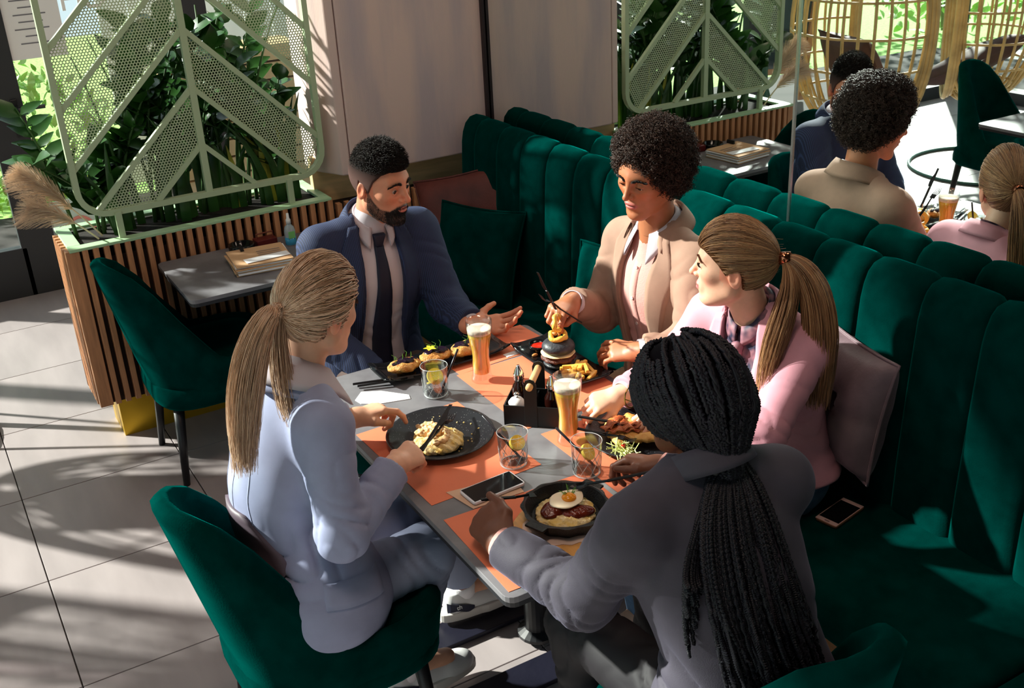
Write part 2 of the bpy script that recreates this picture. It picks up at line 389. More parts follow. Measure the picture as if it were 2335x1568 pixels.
# leaves & bushes
def leaf_mesh(L=.1,Wd=.045,fold=.2,curl=.25,n=4):
    V=[];F=[]
    for i in range(n+1):
        t=i/n; w=Wd*math.sin(PI*min(1,t**.75*.94+.03))*.5; z=-curl*L*t*t
        V+=[(-w,L*t,z+w*fold),(0,L*t,z),(w,L*t,z+w*fold)]
    for i in range(n):
        a=i*3; F+=[(a,a+1,a+4,a+3),(a+1,a+2,a+5,a+4)]
    return np.array(V),F
leafm=mat('leaf_glossy',srgb(44,84,32),rough=.28,var=.35,vscale=9,spec=.6)
leafl=mat('leaf_light',srgb(160,195,105),rough=.5,var=.3,vscale=12)
leafy=mat('leaf_yellow_edge',srgb(170,170,60),rough=.4,var=.2)
LV,LF=leaf_mesh()
def leafcloud(name,c,r,n,size,m,label,group=None,seed=0):
    g=np.random.default_rng(seed); P=g.normal(size=(n,3)); P/=np.linalg.norm(P,axis=1)[:,None]; P*=g.uniform(.45,1,(n,1))**.5; P=P*np.array(r)+np.array(c); P[:,2]=np.maximum(P[:,2],.03)
    V=[];F=[]
    for i in range(n):
        R=look(g.normal(size=3),up=g.normal(size=3)+np.array([0,0,1.5])); v=(LV*size/.1*g.uniform(.7,1.3))@R.T+P[i]; V.append(v); F.append(np.array([f+( ) for f in LF])+i*len(LV))
    V=np.concatenate(V); F=np.concatenate(F).astype(np.int32)
    o=empty(name,(c[0],c[1],0),label=label,cat='bush',group=group)
    raw('foliage',V-np.array([c[0],c[1],0]),F,m,o)['kind']='stuff'
    s=MB()
    for k in range(5): s.tube(bez([(0,0,0),(g.normal()*.05,g.normal()*.05,c[2]*.5),(g.normal()*r[0]*.4,g.normal()*r[1]*.4,c[2])],6),.012,n=5)
    s.build('stem',mat('stem_brown',srgb(80,60,40),rough=.8),o); return o
k=0
for (x,y,z,r,n,s,lab) in [(.75,8.3,.45,(.7,.4,.55),900,.09,'low sunlit bush on the lawn right outside the door'),(.2,9.6,1.2,(.9,.5,1.1),900,.13,'tall light green bush behind the lawn, left of the post'),
        (-1.6,9.0,1.0,(1.2,.6,1.1),700,.14,'light green bush outside far left facade bay'),(-6.4,6.0,1.2,(1.0,1.4,1.3),900,.16,'light green bush outside, seen in the mirror behind the hanging chairs'),(-6.6,2.4,1.2,(1.0,1.6,1.4),900,.16,'broad green bush outside the left windows, seen in the mirror'),(-6.2,8.6,1.0,(1.0,1.2,1.1),700,.15,'green bush at the outside corner, seen in the mirror')]:
    leafcloud('bush',(x,y,z),r,n,s,leafl,lab,seed=k); k+=1
GRv=mat('mural_green',srgb(40,170,100),rough=.6)
mu=empty('mural_wall',(-5.2,1.0,0),label='white outdoor panel painted with green leaf shapes, seen in the mirror',cat='mural')
MB().box((0,1.4,1.2),(.08,3.0,2.6)).build('panel',mat('mural_white',srgb(215,232,224),rough=.7),mu)
for (y,z,a) in [(.5,1.0,.5),(1.2,1.3,-.5),(1.9,.9,.4),(2.5,1.3,-.3)]:
    v,fc=leaf_mesh(1.3,.6,0,0,10); R=rotm('X',a); P=np.stack([np.zeros(len(v)),v[:,0],v[:,1]-.6],1)@R.T+np.array([.045,y,z]); mbb=MB(); mbb.add(P,fc); mbb.build('painted_leaf',GRv,mu,solid=.004)
# ---------------- planter ----------------
slat=mat('slat_wood',srgb(186,130,90),rough=.5,var=.22,vscale=6,bump=.06,bscale=80,stretch=(12,12,1.2))
pl=empty('slatted_planter',(1.0,4.3,0),label='long wooden slatted planter box with pale green tray, by the door',cat='planter')
sb=MB(); sb.box((0,0,0),(.021,.032,.655),bev=.0015); s0=None
k=0; x=.51
while x<2.11:
    top=.855 if x<1.5 else .80
    if s0 is None: s0=sb.build('slat',slat,pl,loc=(x-1,4.166-4.3,.53))
    else:
        c=copy_obj(s0,pl,(x-1,4.166-4.3,.53-(.0 if x<1.5 else .028)))
    x+=.0395
MB().box((-.535,-.127,.53),(.05,.04,.655),bev=.002).build('corner_post',slat,pl)
for j in range(6): c=copy_obj(s0,pl,(.452-1,4.205+.04*j-4.3,.53)); c.rotation_euler=(0,0,PI/2)
core=mat('core_dark',srgb(44,30,24),rough=.9)
MB().box((.31,.0,.50),(1.66,.235,.60)).build('box_core',core,pl)
MB().box((.33,.06,.09),(1.62,.20,.19)).build('plinth',mat('brass_plinth',srgb(200,160,40),rough=.35,metal=.7),pl)
gp=mat('pale_green_paint',srgb(168,204,160),rough=.5)
tr=MB()
for c,d in [((-.02,-.125,.858),(1.05,.05,.012)),((-.02,.17,.858),(1.05,.05,.012)),((-.52,.0225,.858),(.05,.2448,.012)),((.485,.0225,.858),(.04,.2448,.012))]: tr.box(c,d)
tr.build('tray_rim',gp,pl,bev=.002)
MB().box((-.02,.02,.83),(1.0,.27,.03)).build('soil',mat('soil',srgb(34,28,24),rough=1,bump=.8,bscale=60),pl)
# screen
scr=empty('perforated_screen',(1.02,4.20,0),label='pale green metal room divider with chevron bars and perforated panels',cat='room divider')
scm=mat('screen_green',srgb(176,192,156),rough=.45)
xl,xr,xc=-.487,.482,0.0; zb=.965; zt=2.45
fr=[]
for a in np.linspace(0,PI/2,7): fr.append((xl+.10-.10*math.cos(a),0,zb+.10-.10*math.sin(a)))
for a in np.linspace(0,PI/2,7): fr.append((xr-.10+.10*math.sin(a),0,zb+.10-.10*math.cos(a)))
fr+=[(xr,0,zt)]; fr=[(xl,0,zt)]+fr
def flatbar(pts,w,t):  # closed rectangular bar following a polyline in the xz plane
    pts=np.array(pts)[:,[0,2]]; tg=np.gradient(pts,axis=0); tg/=np.linalg.norm(tg,axis=1)[:,None]; nn=np.stack([-tg[:,1],tg[:,0]],1)
    m=MB(); V=[]
    for p,n_ in zip(pts,nn):
        for s,y in ((-1,-1),(1,-1),(1,1),(-1,1)): V.append((p[0]+n_[0]*s*w/2,y*t/2,p[1]+n_[1]*s*w/2))
    N=len(pts); F=[(i*4+k,i*4+(k+1)%4,i*4+4+(k+1)%4,i*4+4+k) for i in range(N-1) for k in range(4)]+[(3,2,1,0),tuple((N-1)*4+k for k in range(4))]
    return m.add(V,F)
flatbar(fr,.022,.03).build('frame',scm,scr)
MB().box((0,0,(zb+zt)/2),(.026,.024,zt-zb)).build('centre_bar',scm,scr)
for x in (-.36,.325): MB().box((x,-.012,.91),(.024,.02,.11)).build('foot',scm,scr)
pan=bpy.data.materials.new('perforated_sheet'); pan.use_nodes=True; nt=pan.node_tree; N=nt.nodes; L=nt.links; pb=N['Principled BSDF']; pb.inputs['Base Color'].default_value=(*srgb(184,198,162),1); pb.inputs['Roughness'].default_value=.5
tc=N.new('ShaderNodeTexCoord'); sx=N.new('ShaderNodeSeparateXYZ'); L.new(tc.outputs['Object'],sx.inputs[0])
def mth(op,a,b=None,c=None):
    n_=N.new('ShaderNodeMath'); n_.operation=op
    for i,v in enumerate((a,b,c)):
        if v is None: continue
        if isinstance(v,(int,float)): n_.inputs[i].default_value=v
        else: L.new(v,n_.inputs[i])
    return n_.outputs[0]
P_=.0115
def dots(ox,oz):
    fx=mth('SUBTRACT',mth('FLOORED_MODULO',mth('ADD',sx.outputs[0],10+ox),P_),P_/2); fz=mth('SUBTRACT',mth('FLOORED_MODULO',mth('ADD',sx.outputs[2],10+oz),P_*1.732),P_*.866)
    return mth('SQRT',mth('ADD',mth('MULTIPLY',fx,fx),mth('MULTIPLY',fz,fz)))
dd=mth('MINIMUM',dots(0,0),dots(P_/2,P_*.866)); hole=mth('LESS_THAN',dd,P_*.36)
tp=N.new('ShaderNodeBsdfTransparent'); mx=N.new('ShaderNodeMixShader'); L.new(hole,mx.inputs[0]); L.new(pb.outputs[0],mx.inputs[1]); L.new(tp.outputs[0],mx.inputs[2]); L.new(mx.outputs[0],N['Material Output'].inputs['Surface'])
zc0=1.165
def clipz(poly):
    return poly
for side in (-1,1):
    X=xl if side<0 else xr; sl=.95 if side<0 else 1.02
    for kk in range(-1,6):
        zc=zc0+.218*kk          # height of the bar at the centre
        ze=zc-sl*abs(X)
        p0=(0,0,zc); p1=(X,0,ze)
        if ze<zb+.012:
            t=(zc-zb-.008)/(zc-ze); p1=(X*t,0,zb+.008)
        if zc<zb+.05 or zc>zt: continue
        flatbar([p0,p1],.019,.02).build('chevron_bar',scm,scr)
    # perforated fields
    fields=[(0,1),(2,3),(3,4)] if side<0 else [(1,2),(3,4)]
    for a,b_ in fields:
        za,zb_=zc0+.218*a,zc0+.218*b_
        corner=[]
        def low(z): return max(z-sl*abs(X),zb)
        def xat(z):  return X if z-sl*abs(X)>=zb else math.copysign((z-zb)/sl,X)
        poly=[(0,za),(xat(za),low(za))]
        if abs(xat(za))<abs(X)-1e-3:
            cx=X-math.copysign(.10,X)
            if abs(xat(za))<abs(cx) and xat(zb_)==X:
                poly+=[(cx,zb)]+[(cx+math.copysign(.1*math.sin(t),X),zb+.1-.1*math.cos(t)) for t in (.4,.8,1.2,PI/2)]
            elif xat(zb_)==X: poly+=[(X,low(zb_))]
        poly+=[(xat(zb_),low(zb_)),(0,zb_)]
        pp=[]
        for q_ in poly:
            if not pp or abs(q_[0]-pp[-1][0])+abs(q_[1]-pp[-1][1])>1e-4: pp.append(q_)
        n_=len(pp); V=[(x,-.001,z) for x,z in pp]+[(x,.001,z) for x,z in pp]
        F=[tuple(range(n_)),tuple(range(2*n_-1,n_-1,-1))]+[(i,n_+i,n_+(i+1)%n_,(i+1)%n_) for i in range(n_)]
        raw('perforated_panel',V,F,pan,scr)
# ---------------- plants in the planter ----------------
leafmeshes=[]
for L_,W_ in ((.085,.048),(.10,.054),(.07,.042)):
    v,fc=leaf_mesh(L_,W_); me=bpy.data.meshes.new('leaf'); me.from_pydata([tuple(a) for a in v],[],fc); me.materials.append(leafm); me.polygons.foreach_set('use_smooth',[True]*len(me.polygons)); leafmeshes.append(me)
def zz_plant(x,y,n,h,label,seed,lean=(0,0),spread=.25,lm=None):
    g=random.Random(seed); e=empty('zz_plant',(x,y,.84),label=label,cat='plant',group='leafy plants in the slatted planter')
    nl=0
    for s in range(n):
        a=g.uniform(0,2*PI); hh=h*g.uniform(.6,1.05); tx=lean[0]+spread*math.cos(a)*g.uniform(.4,1); ty=max(-.02 if True else 0,lean[1]+.5*spread*math.sin(a)*g.uniform(.4,1))
        b0=(g.uniform(-.05,.05),g.uniform(.0,.1),0); P=bez([b0,(b0[0]+tx*.15,b0[1]+ty*.2,hh*.55),(tx,b0[1]+ty,hh)],9)
        m=MB(); m.tube(P,np.linspace(.009,.003,9),n=6); m.build('stem',mat('stem_green',srgb(52,84,36),rough=.5),e,smooth=True)
        for t in np.arange(.34,1.0,.085):
            i=t*8; i0=int(i); q_=P[i0]+(P[min(8,i0+1)]-P[i0])*(i-i0); tn=P[min(8,i0+1)]-P[i0]; 
            for sd_ in (-1,1):
                if nl>=64: break
                aa=a+PI/2; dr=np.array([math.cos(aa)*sd_,math.sin(aa)*sd_,.45])+tn/np.linalg.norm(tn)*.5+np.array([g.uniform(-.3,.3) for _ in range(3)])
                o=bpy.data.objects.new('leaf',leafmeshes[g.randrange(3)]); COL.objects.link(o); o.parent=e; o.location=q_
                R=look(dr,up=(g.uniform(-.4,.4),-.6,1)); o.rotation_euler=Matrix(R.tolist()).to_euler(); s_=g.uniform(1.1,1.6); o.scale=(s_,s_,s_); nl+=1
    return e
zz=[(.62,4.30,4,.34,'low dark leafy plant at the left end of the planter, trailing past the screen edge',1,(-.06,0)),(.70,4.32,5,.72,'dark glossy plant filling the lower left opening of the screen',2,(.05,0)),
    (.84,4.34,5,.92,'tall dark glossy plant left of the screen centre bar',3,(.05,0)),(.98,4.33,4,.70,'dark glossy plant right behind the screen centre bar',4,(0,0)),
    (1.10,4.34,5,.82,'tall glossy plant just right of the screen centre bar',5,(.06,0)),(1.24,4.33,5,.84,'tall glossy plant with arching leaves at the upper right of the screen',6,(.08,0)),
    (1.37,4.30,4,.60,'glossy plant at the right end of the planter beside the pillar',7,(-.05,0)),(.56,4.32,1,.50,'light edged plant whose leaves stick out left of the screen',8,(-.16,.0))]
for a in zz: zz_plant(*a[:6],lean=a[6])
# blade leaved plants (snake plant stems at right)
for bi,(x0,nb,lab) in enumerate([(1.28,16,'snake plant with tall yellow edged blades behind the right half of the screen'),(1.05,12,'dark stemmed blade plant behind the screen centre'),(.80,9,'sparse blade plant leaning over the middle of the planter')]):
    e=empty('snake_plant',(x0,4.28,.84),label=lab,cat='plant'); g=random.Random(50+bi)
    for k in range(nb):
        bx=g.uniform(-.14,.14); by=g.uniform(0,.1); tx=bx+g.uniform(-.16,.1); hh=g.uniform(.25,.48); w=g.uniform(.012,.02); V=[];F=[]
        P=bez([(bx,by,0),(bx,by,hh*.6),(tx,by-.01,hh)],7)
        for i,q_ in enumerate(P):
            ww=w*(1-(i/6)**2.5)+.001; V+=[(q_[0]-ww,q_[1]+.004,q_[2]),(q_[0],q_[1],q_[2]),(q_[0]+ww,q_[1]+.004,q_[2])]
        F=[(i*3+j,i*3+j+1,i*3+j+4,i*3+j+3) for i in range(6) for j in range(2)]
        raw('blade',V,F,leafy if (bi==0 and k%5==0) else leafm,e,smooth=True)
# pampas plumes
def pampas(x,y,z,tip,label,seed,n=900,L=.42):
    g=np.random.default_rng(seed); e=empty('pampas_plume',(x,y,z),label=label,cat='dried grass'); tip=np.array(tip)
    S=bez([(0,0,0),tip*.5+np.array([0,0,.04]),tip],30); m=MB(); m.tube(S,np.linspace(.004,.0015,30),n=6); cm=mat('pampas',srgb(225,200,175),rough=.9,attr=False)
    m.build('stalk',cm,e)
    t=g.uniform(.35,1,n); i=(t*29).astype(int).clip(0,28); base=S[i]; tn=S[i+1]-S[i]; tn/=np.linalg.norm(tn,axis=1)[:,None]
    side=g.normal(size=(n,3)); side-=tn*(side*tn).sum(1)[:,None]; side/=np.linalg.norm(side,axis=1)[:,None]; ln_=(.13*np.sin(PI*((t-.35)/.65)**.7*.95)+.03)
    m_=6; u=np.linspace(0,1,m_)[None,:,None]; paths=base[:,None]+tn[:,None]*(u*ln_[:,None,None]*.9)+side[:,None]*(u**1.3*ln_[:,None,None]*.45)+np.array([0,0,-1.])*(u**2*ln_[:,None,None]*.25)
    V,F,C=strands(paths,np.linspace(.0011,.0004,m_),np.ones((n,3)))
    raw('plume',V,F,cm,e)['kind']='stuff'
pampas(.60,4.27,.86,(-.24,-.02,.30),'fluffy beige pampas plume leaning left out of the planter',1)
pampas(.58,4.24,.86,(-.20,-.03,.17),'smaller beige pampas plume lying low over the planter end',2,n=650)
# ================= FURNITURE =================
velc=(.0001,.025,.0215)
velv=mat('teal_velvet',velc,rough=.62,var=.28,vscale=14,bump=.12,bscale=220,sheen=.14,sheentint=(.0,.55,.47),spec=.0)
black=mat('black_paint',srgb(20,20,24),rough=.42)
tabm=mat('table_slate',srgb(120,118,122),rough=.46,col2=srgb(100,97,102),vscale=9,bump=.05,bscale=90,detail=9)
tedge=mat('table_edge',srgb(34,34,38),rough=.5)
# ---- banquette ----
bq=empty('banquette',(2.0,2.0,0),label='long deep green velvet banquette with vertical channel back along the mirror',cat='bench')
bp=mat('bench_wood',srgb(150,108,72),rough=.5,var=.25,vscale=4,bump=.1,bscale=50,stretch=(6,.8,6))
yb=[-1.0,.2,1.40,2.6,4.1]
for a,b_ in zip(yb,yb[1:]): MB().box((-.27,(a+b_)/2-2,.165),(.02,b_-a-.003,.33)).build('base_board',bp,bq,bev=.001)
MB().box((.0,-.45,.15),(.50,5.0,.28)).build('base_core',core,bq)
seats=[(-1.0,1.07),(1.08,2.45),(2.46,4.11)]
for a,b_ in seats:
    m=MB(); m.box((-.06,(a+b_)/2-2,.395),(.56,b_-a,.13),bev=.028); o=m.build('seat_cushion',velv,bq,smooth=True)
# back channels (1 per flute, rounded top)
ys=[4.11,4.01,3.82,3.63,3.44,3.25,3.06,2.87,2.66,2.45,2.24,2.05,1.86,1.67,1.48,1.29,1.10,.91,.72,.53,.34,.15,-.04,-.23,-.42,-.61,-.80,-.99]
PROF=[(.090,.40),(.092,.6),(.100,.8),(.108,.95),(.112,1.01),(.120,1.05),(.134,1.084),(.156,1.106),(.180,1.111),(.204,1.103),(.224,1.08),(.234,1.045),(.236,.98),(.236,.86)]
def flute(w):
    n=13; V=[]; R=len(PROF); pf=np.array(PROF); tg=np.gradient(pf,axis=0); nn=np.stack([-tg[:,1],tg[:,0]],1); nn/=np.linalg.norm(nn,axis=1)[:,None]
    for i in range(R):
        for k in range(n):
            u=k/(n-1); bul=.019*(1-(2*u-1)**6)**.6-.010
            if i>=R-3: bul*=.4
            V.append((pf[i,0]+nn[i,0]*bul,(u-.5)*w,pf[i,1]+nn[i,1]*bul))
    F=[(i*n+j,i*n+j+1,(i+1)*n+j+1,(i+1)*n+j) for i in range(R-1) for j in range(n-1)]
    F+=[tuple([i*n for i in range(R)]),tuple([i*n+n-1 for i in range(R)][::-1])]
    return V,F
cache={}
for a,b_ in zip(ys,ys[1:]):
    w=round(a-b_,3)
    if w not in cache:
        V,F=flute(w); o=raw('back_channel',V,F,velv,bq,smooth=True,loc=(0,(a+b_)/2-2,0)); cache[w]=o
        o.data.polygons[-1].use_smooth=False; o.data.polygons[-2].use_smooth=False
    else: copy_obj(cache[w],bq,(0,(a+b_)/2-2,0))
# ---- cushions ----
def cushion(name,c,size,th,m,label,R,seed=0,pinch=None,piping=True):
    g=np.random.default_rng(seed); n=26; e=empty(name,c,label=label,cat='cushion')
    us=np.linspace(-1,1,n); A,B=np.meshgrid(us,us,indexing='ij')
    k=(1-np.abs(A)**3.2)*(1-np.abs(B)**3.2); hgt=np.maximum(k,0)**.45
    ph=g.uniform(0,6,4)
    wr=.05*np.sin(7*A+3*B+ph[0])*np.sin(5*B-2*A+ph[1])+.03*np.sin(13*A*B+ph[2])
    if pinch is not None: dd=np.hypot(A-pinch[0],B-pinch[1]); hgt=hgt*(1-.75*np.exp(-(dd/.22)**2))+.10*np.sin(np.arctan2(B-pinch[1],A-pinch[0])*7)*np.exp(-(dd/.55)**2)*(dd>.02)*k
    hgt=hgt+wr*k
    sx=size/2*(1-.07*(1-np.abs(B)**2)*np.abs(A)**6); sy=size/2*(1-.07*(1-np.abs(A)**2)*np.abs(B)**6)
    X=A*sx; Y=B*sy; V=[];F=[]
    top=np.stack([X,Y,hgt*th/2],-1).reshape(-1,3); bot=np.stack([X,Y,-hgt*th/2],-1).reshape(-1,3)
    mb=MB(); 
    F=[(i*n+j,(i+1)*n+j,(i+1)*n+j+1,i*n+j+1) for i in range(n-1) for j in range(n-1)]
    Rm=np.array(R)
    mb.add(top@Rm.T,F); mb.add(bot@Rm.T,[f[::-1] for f in F])
    mb.build('cover',m,e,smooth=True)
    if piping:
        bd=[(i,0) for i in range(n)]+[(n-1,j) for j in range(1,n)]+[(i,n-1) for i in range(n-2,-1,-1)]+[(0,j) for j in range(n-2,0,-1)]
        pts=np.array([[X[i,j]*1.02,Y[i,j]*1.02,0] for i,j in bd])@Rm.T
        mb=MB(); mb.tube(pts,.0045,n=6,closed=True); mb.build('piping',m,e,smooth=True)
    return e
grey=mat('mauve_velvet',srgb(114,94,100),rough=.6,var=.3,vscale=9,bump=.2,bscale=120,sheen=.5,sheentint=srgb(230,200,210))
rust=mat('rust_velvet',srgb(96,46,40),rough=.6,var=.3,vscale=9,bump=.2,bscale=120,sheen=.4,sheentint=srgb(200,120,100))
def basis(n,up): # columns x,y,z with z = face normal
    z=np.array(n,float); z/=np.linalg.norm(z); y=np.array(up,float); y-=z*(z@y); y/=np.linalg.norm(y); return np.stack([np.cross(y,z),y,z],1)
# ---- main table ----
def table(name,x0,x1,y0,y1,label,feet,cols):
    e=empty(name,((x0+x1)/2,(y0+y1)/2,0),label=label,cat='table'); w=x1-x0; d=y1-y0; r=.025
    poly=[]
    for cx,cy,a0 in ((w/2-r,d/2-r,0),(-w/2+r,d/2-r,PI/2),(-w/2+r,-d/2+r,PI),(w/2-r,-d/2+r,1.5*PI)):
        for k in range(5): a=a0+k*PI/8; poly.append((cx+r*math.cos(a),cy+r*math.sin(a)))
    MB().prism(poly,.735,.750).build('tabletop',tabm,e,bev=.0015)
    MB().prism([(a*.994,b_*.996) for a,b_ in poly],.722,.7352).build('top_edge',tedge,e)
    for fy in feet: MB().box((.05,fy,.012),(w*.80,.11,.016),bev=.003).build('foot_plate',mat('black_iron',srgb(26,26,40),rough=.38,bump=.3,bscale=30),e)
    for (cx,cy) in cols:
        m=MB(); m.lathe([(.06,.02),(.06,.03),(.038,.045),(.038,.70),(.07,.712),(.07,.722)],(cx,cy,0),n=20); m.build('column',black,e,smooth=False)
    return e
T1=table('dining_table',.842,1.605,1.575,2.765,'grey slate topped dining table laid with plates, between the green seats',(-.09,.20),((.06,.055),))
T2=table('side_table',.755,1.50,3.645,4.135,'small grey slate topped table against the slatted planter',(0,),((0.05,0),))
# ---- shell chair ----
def chair(name,loc,rz,label,group):
    # local: seat faces +Y ; widths along X
    e=empty(name,loc,rz,label,'chair',group)
    nu=33; nv=15; V=[]
    # outer shell: U shaped in plan around the back, top edge high at the back and falling to seat height in front
    us=np.linspace(-1,1,nu)
    def plan(u,off):
        # arc length around: u=0 back centre, +-1 front of the arms
        a=abs(u); s=1 if u>=0 else -1
        w=.250+off; bk=-.24-off
        if a<.38: t=a/.38; ang=t*PI/2; x=s*w*math.sin(ang)**.8 if ang>0 else 0; y=bk+ .20*(1-math.cos(ang))
        else:
            t=(a-.38)/.62
            if t<.45: x=s*w; y=bk+.20+t/.45*(.11-bk-.20)
            else: an=(t-.45)/.55*PI/2; x=s*(w-.13+.13*math.cos(an)); y=.11+(.160+off)*math.sin(an)
        return x,y
    def toph(u):
        a=abs(u); k=1/(1+math.exp((a-.31)/.045)); return .470+.395*k-.06*(a/.34)**2*k
    out=[];inn=[]
    for u in us:
        xo,yo=plan(u,0); h=toph(u)
        co=[];ci=[]
        for j in range(nv):
            t=j/(nv-1); z=.335+(h-.335)*t
            lean=-.095*max(0,(z-.42)/.42)*(1 if abs(u)<.5 else max(0,1-(abs(u)-.5)/.3)); tap=1-.10*(1-min(1,(z-.30)/.2))**2; tx_=tap*(1-.40*min(1,max(0,(z-.44)/.42))*(1 if abs(u)<.38 else max(0,1-(abs(u)-.38)/.2)))
            edge=1-.0*t
            co.append((xo*tx_,(yo+lean)*1.0*tap,z))
            xi,yi=plan(u,-.05); ci.append((xi*tx_/tap,yi+lean,max(z,.40)))
        out.append(co); inn.append(ci)
    rim=[]
    for i,u in enumerate(us):
        o=np.array(out[i][-1]); q=np.array(inn[i][-1]); col=[]
        for t in np.linspace(0,1,5)[1:-1]: c=o*(1-t)+q*t; c[2]+=.018*math.sin(PI*t); col.append(tuple(c))
        rim.append(col)
    rows=[]
    for i in range(nu): rows.append(out[i]+rim[i]+inn[i][::-1])
    P=np.array(rows); m=MB(); m.grid(P)
    n=P.shape[1]; m.F.append(tuple(range(n))); m.F.append(tuple((nu-1)*n+k for k in range(n-1,-1,-1)))
    m.build('backrest',velv,e,smooth=True)
    # seat pad and underside
    def spl(w,f,b_): 
        pts=[]
        for k in range(32):
            a=2*PI*k/32; c,s=math.cos(a),math.sin(a); pts.append((w*math.copysign(abs(c)**.55,c),(f+b_)/2+(f-b_)/2*math.copysign(abs(s)**.55,s)))
        return pts
    pr=[(.90,.355),(.985,.37),(1,.40),(1,.44),(.985,.462),(.93,.474),(.5,.480),(.0,.482)]
    V=[];base=spl(.212,.268,-.205)
    for sc,z in pr:
        for x,y in base: V.append((x*sc,.02+(y-.02)*sc,z))
    F=[(i*32+k,i*32+(k+1)%32,(i+1)*32+(k+1)%32,(i+1)*32+k) for i in range(len(pr)-1) for k in range(32)]; F.append(tuple(range(31,-1,-1)))
    raw('seat',V,F,velv,e,smooth=True)
    V=[];base=spl(.245,.265,-.238)
    for sc,z in [(.80,.305),(.92,.315),(.985,.335),(.99,.36),(.97,.40)]:
        for x,y in base: V.append((x*sc,y*sc,z))
    F=[(i*32+k,i*32+(k+1)%32,(i+1)*32+(k+1)%32,(i+1)*32+k) for i in range(4) for k in range(32)]; F.append(tuple(range(31,-1,-1))); F.append(tuple(4*32+k for k in range(32)))
    raw('underside',V,F,velv,e,smooth=True)
    for sx_ in (-1,1):
        for fy,sp in ((.18,1),(-.165,-1)):
            m=MB(); m.tube([(sx_*.165,fy,.32),(sx_*.190,fy+sp*.03,0.0)],[.021,.013],n=10); m.build('leg',black,e,smooth=True)
    return e
CG='green velvet shell chairs'
c1=chair('shell_chair',(.825,3.905,0),-PI/2,'empty green velvet chair at the small table by the planter',CG)
def dupc(loc,rz,label): return copy_tree(c1,None,loc=loc,rz=rz,label=label)
c2=dupc((.622,2.165,0),-PI/2+.03,'green velvet chair holding the woman in the light blue blazer')
c3=dupc((1.20,1.275,0),.06,'green velvet chair at the bottom right, under the woman with long braids')
c4=dupc((1.22,3.11,0),PI,'green velvet chair under the man in the navy suit')
c5=dupc((-1.05,3.95,0),PI,'green velvet chair at the far table, seen only in the mirror')
T3=table('side_table',-1.4,-.25,2.86,3.56,'grey table left of the view, seen only in the mirror',(0,),((-.3,0),(.3,0)))
# ---- rattan hanging chairs (visible in the mirror) ----
rat=mat('rattan',srgb(216,184,124),rough=.5,var=.25,vscale=10,bump=.1,bscale=60)
metal_g=mat('green_metal',srgb(70,110,100),rough=.4,metal=.3)
def egg(name,loc,rz,label,seed):
    e=empty(name,loc,rz,label,'swing chair','rattan egg chairs on stands')
    a,bz=.46,.68; zc=1.12
    def pt(th,ph): # th polar from top, ph azimuth; opening toward +Y
        return np.array([a*math.sin(th)*math.cos(ph),a*.85*math.sin(th)*math.sin(ph),zc+bz*math.cos(th)])
    cut=.17
    def keep(q): return q[1]<cut
    # meridians
    for k in range(30):
        ph=2*PI*k/30; P=[pt(th,ph) for th in np.linspace(.12,PI-.12,26)]; run=[]
        for q in P+[None]:
            if q is not None and keep(q): run.append(q)
            else:
                if len(run)>3: MB().tube(run,.0095,n=6).build('upright_cane',rat,e,smooth=True)
                run=[]
    for th in np.linspace(.45,PI-.35,9):
        P=[pt(th,ph) for ph in np.linspace(PI/2,2.5*PI,49)]; run=[q for q in P if keep(q)]
        closed=len(run)==len(P)
        MB().tube(run,.008,n=6).build('hoop_cane',rat,e,smooth=True)
    y0=cut/(a*.85); rr=math.sqrt(1-y0*y0)
    for j in range(3): MB().tube([(a*rr*(1+.02*j)*math.cos(t),cut+.02*j,zc+bz*rr*(1+.02*j)*math.sin(t)) for t in np.linspace(0,2*PI,41)[:-1]],.016,n=8,closed=True).build('rim_cane',rat,e,smooth=True)
    MB().tube([(.48*math.cos(t),-.1+.48*math.sin(t),.012) for t in np.linspace(0,2*PI,41)[:-1]],.012,n=8,closed=True).build('base_ring',metal_g,e,smooth=True)
    MB().tube(bez([(-.1,-.58,.012),(-.1,-.75,1.2),(0,-.60,2.3),(0,0,2.2)],24),.020,n=10).build('stand_pole',metal_g,e,smooth=True)
    for s in (-1,1): MB().tube([(s*.3,-.47,.012),(-.1+.0*s,-.66,.9)],.010,n=6).build('stand_brace',metal_g,e)
    MB().tube([(0,0,2.2),(0,-.0,1.80)],.008,n=6).build('hanger',metal_g,e)
    return e
egg('hanging_chair',(-.52,4.62,0),PI*.60,'rattan egg chair with its back to the mirror, nearer the planter',1)
egg('hanging_chair',(-1.78,4.73,0),-.75,'rattan egg chair whose open side shows in the mirror corner',2)
brown=mat('brown_velvet',srgb(74,48,46),rough=.7,var=.2,bump=.2,sheen=.3)
cushion('cushion',(-.54,4.65,.83),.50,.16,brown,'brown cushion inside the nearer rattan egg chair, seen in the mirror',basis((-.9,-.2,.5),(0,0,1)),seed=5)
cushion('cushion',(-1.76,4.77,.72),.52,.17,brown,'brown cushion inside the open rattan egg chair, seen in the mirror',basis((.2,.4,.9),(0,1,0)),seed=6)
# chalk easel
ez=empty('chalkboard_easel',(-2.1,6.95,0),rz=.3,label='wooden framed chalkboard easel by the window, seen in the mirror',cat='easel')
Rz=rotm('X',.2)
MB().box((0,0,.85),(.55,.02,1.1),R=Rz).build('board',mat('slate_board',srgb(50,62,68),rough=.7),ez)
for c,d in [((-.30,0,.75),(.05,.04,1.5)),((.30,0,.75),(.05,.04,1.5)),((0,-.12,1.43),(.6,.04,.05)),((0,.11,.29),(.6,.04,.05))]: MB().box(c,d,R=Rz).build('frame_bar',mat('easel_wood',srgb(214,140,84),rough=.5),ez)
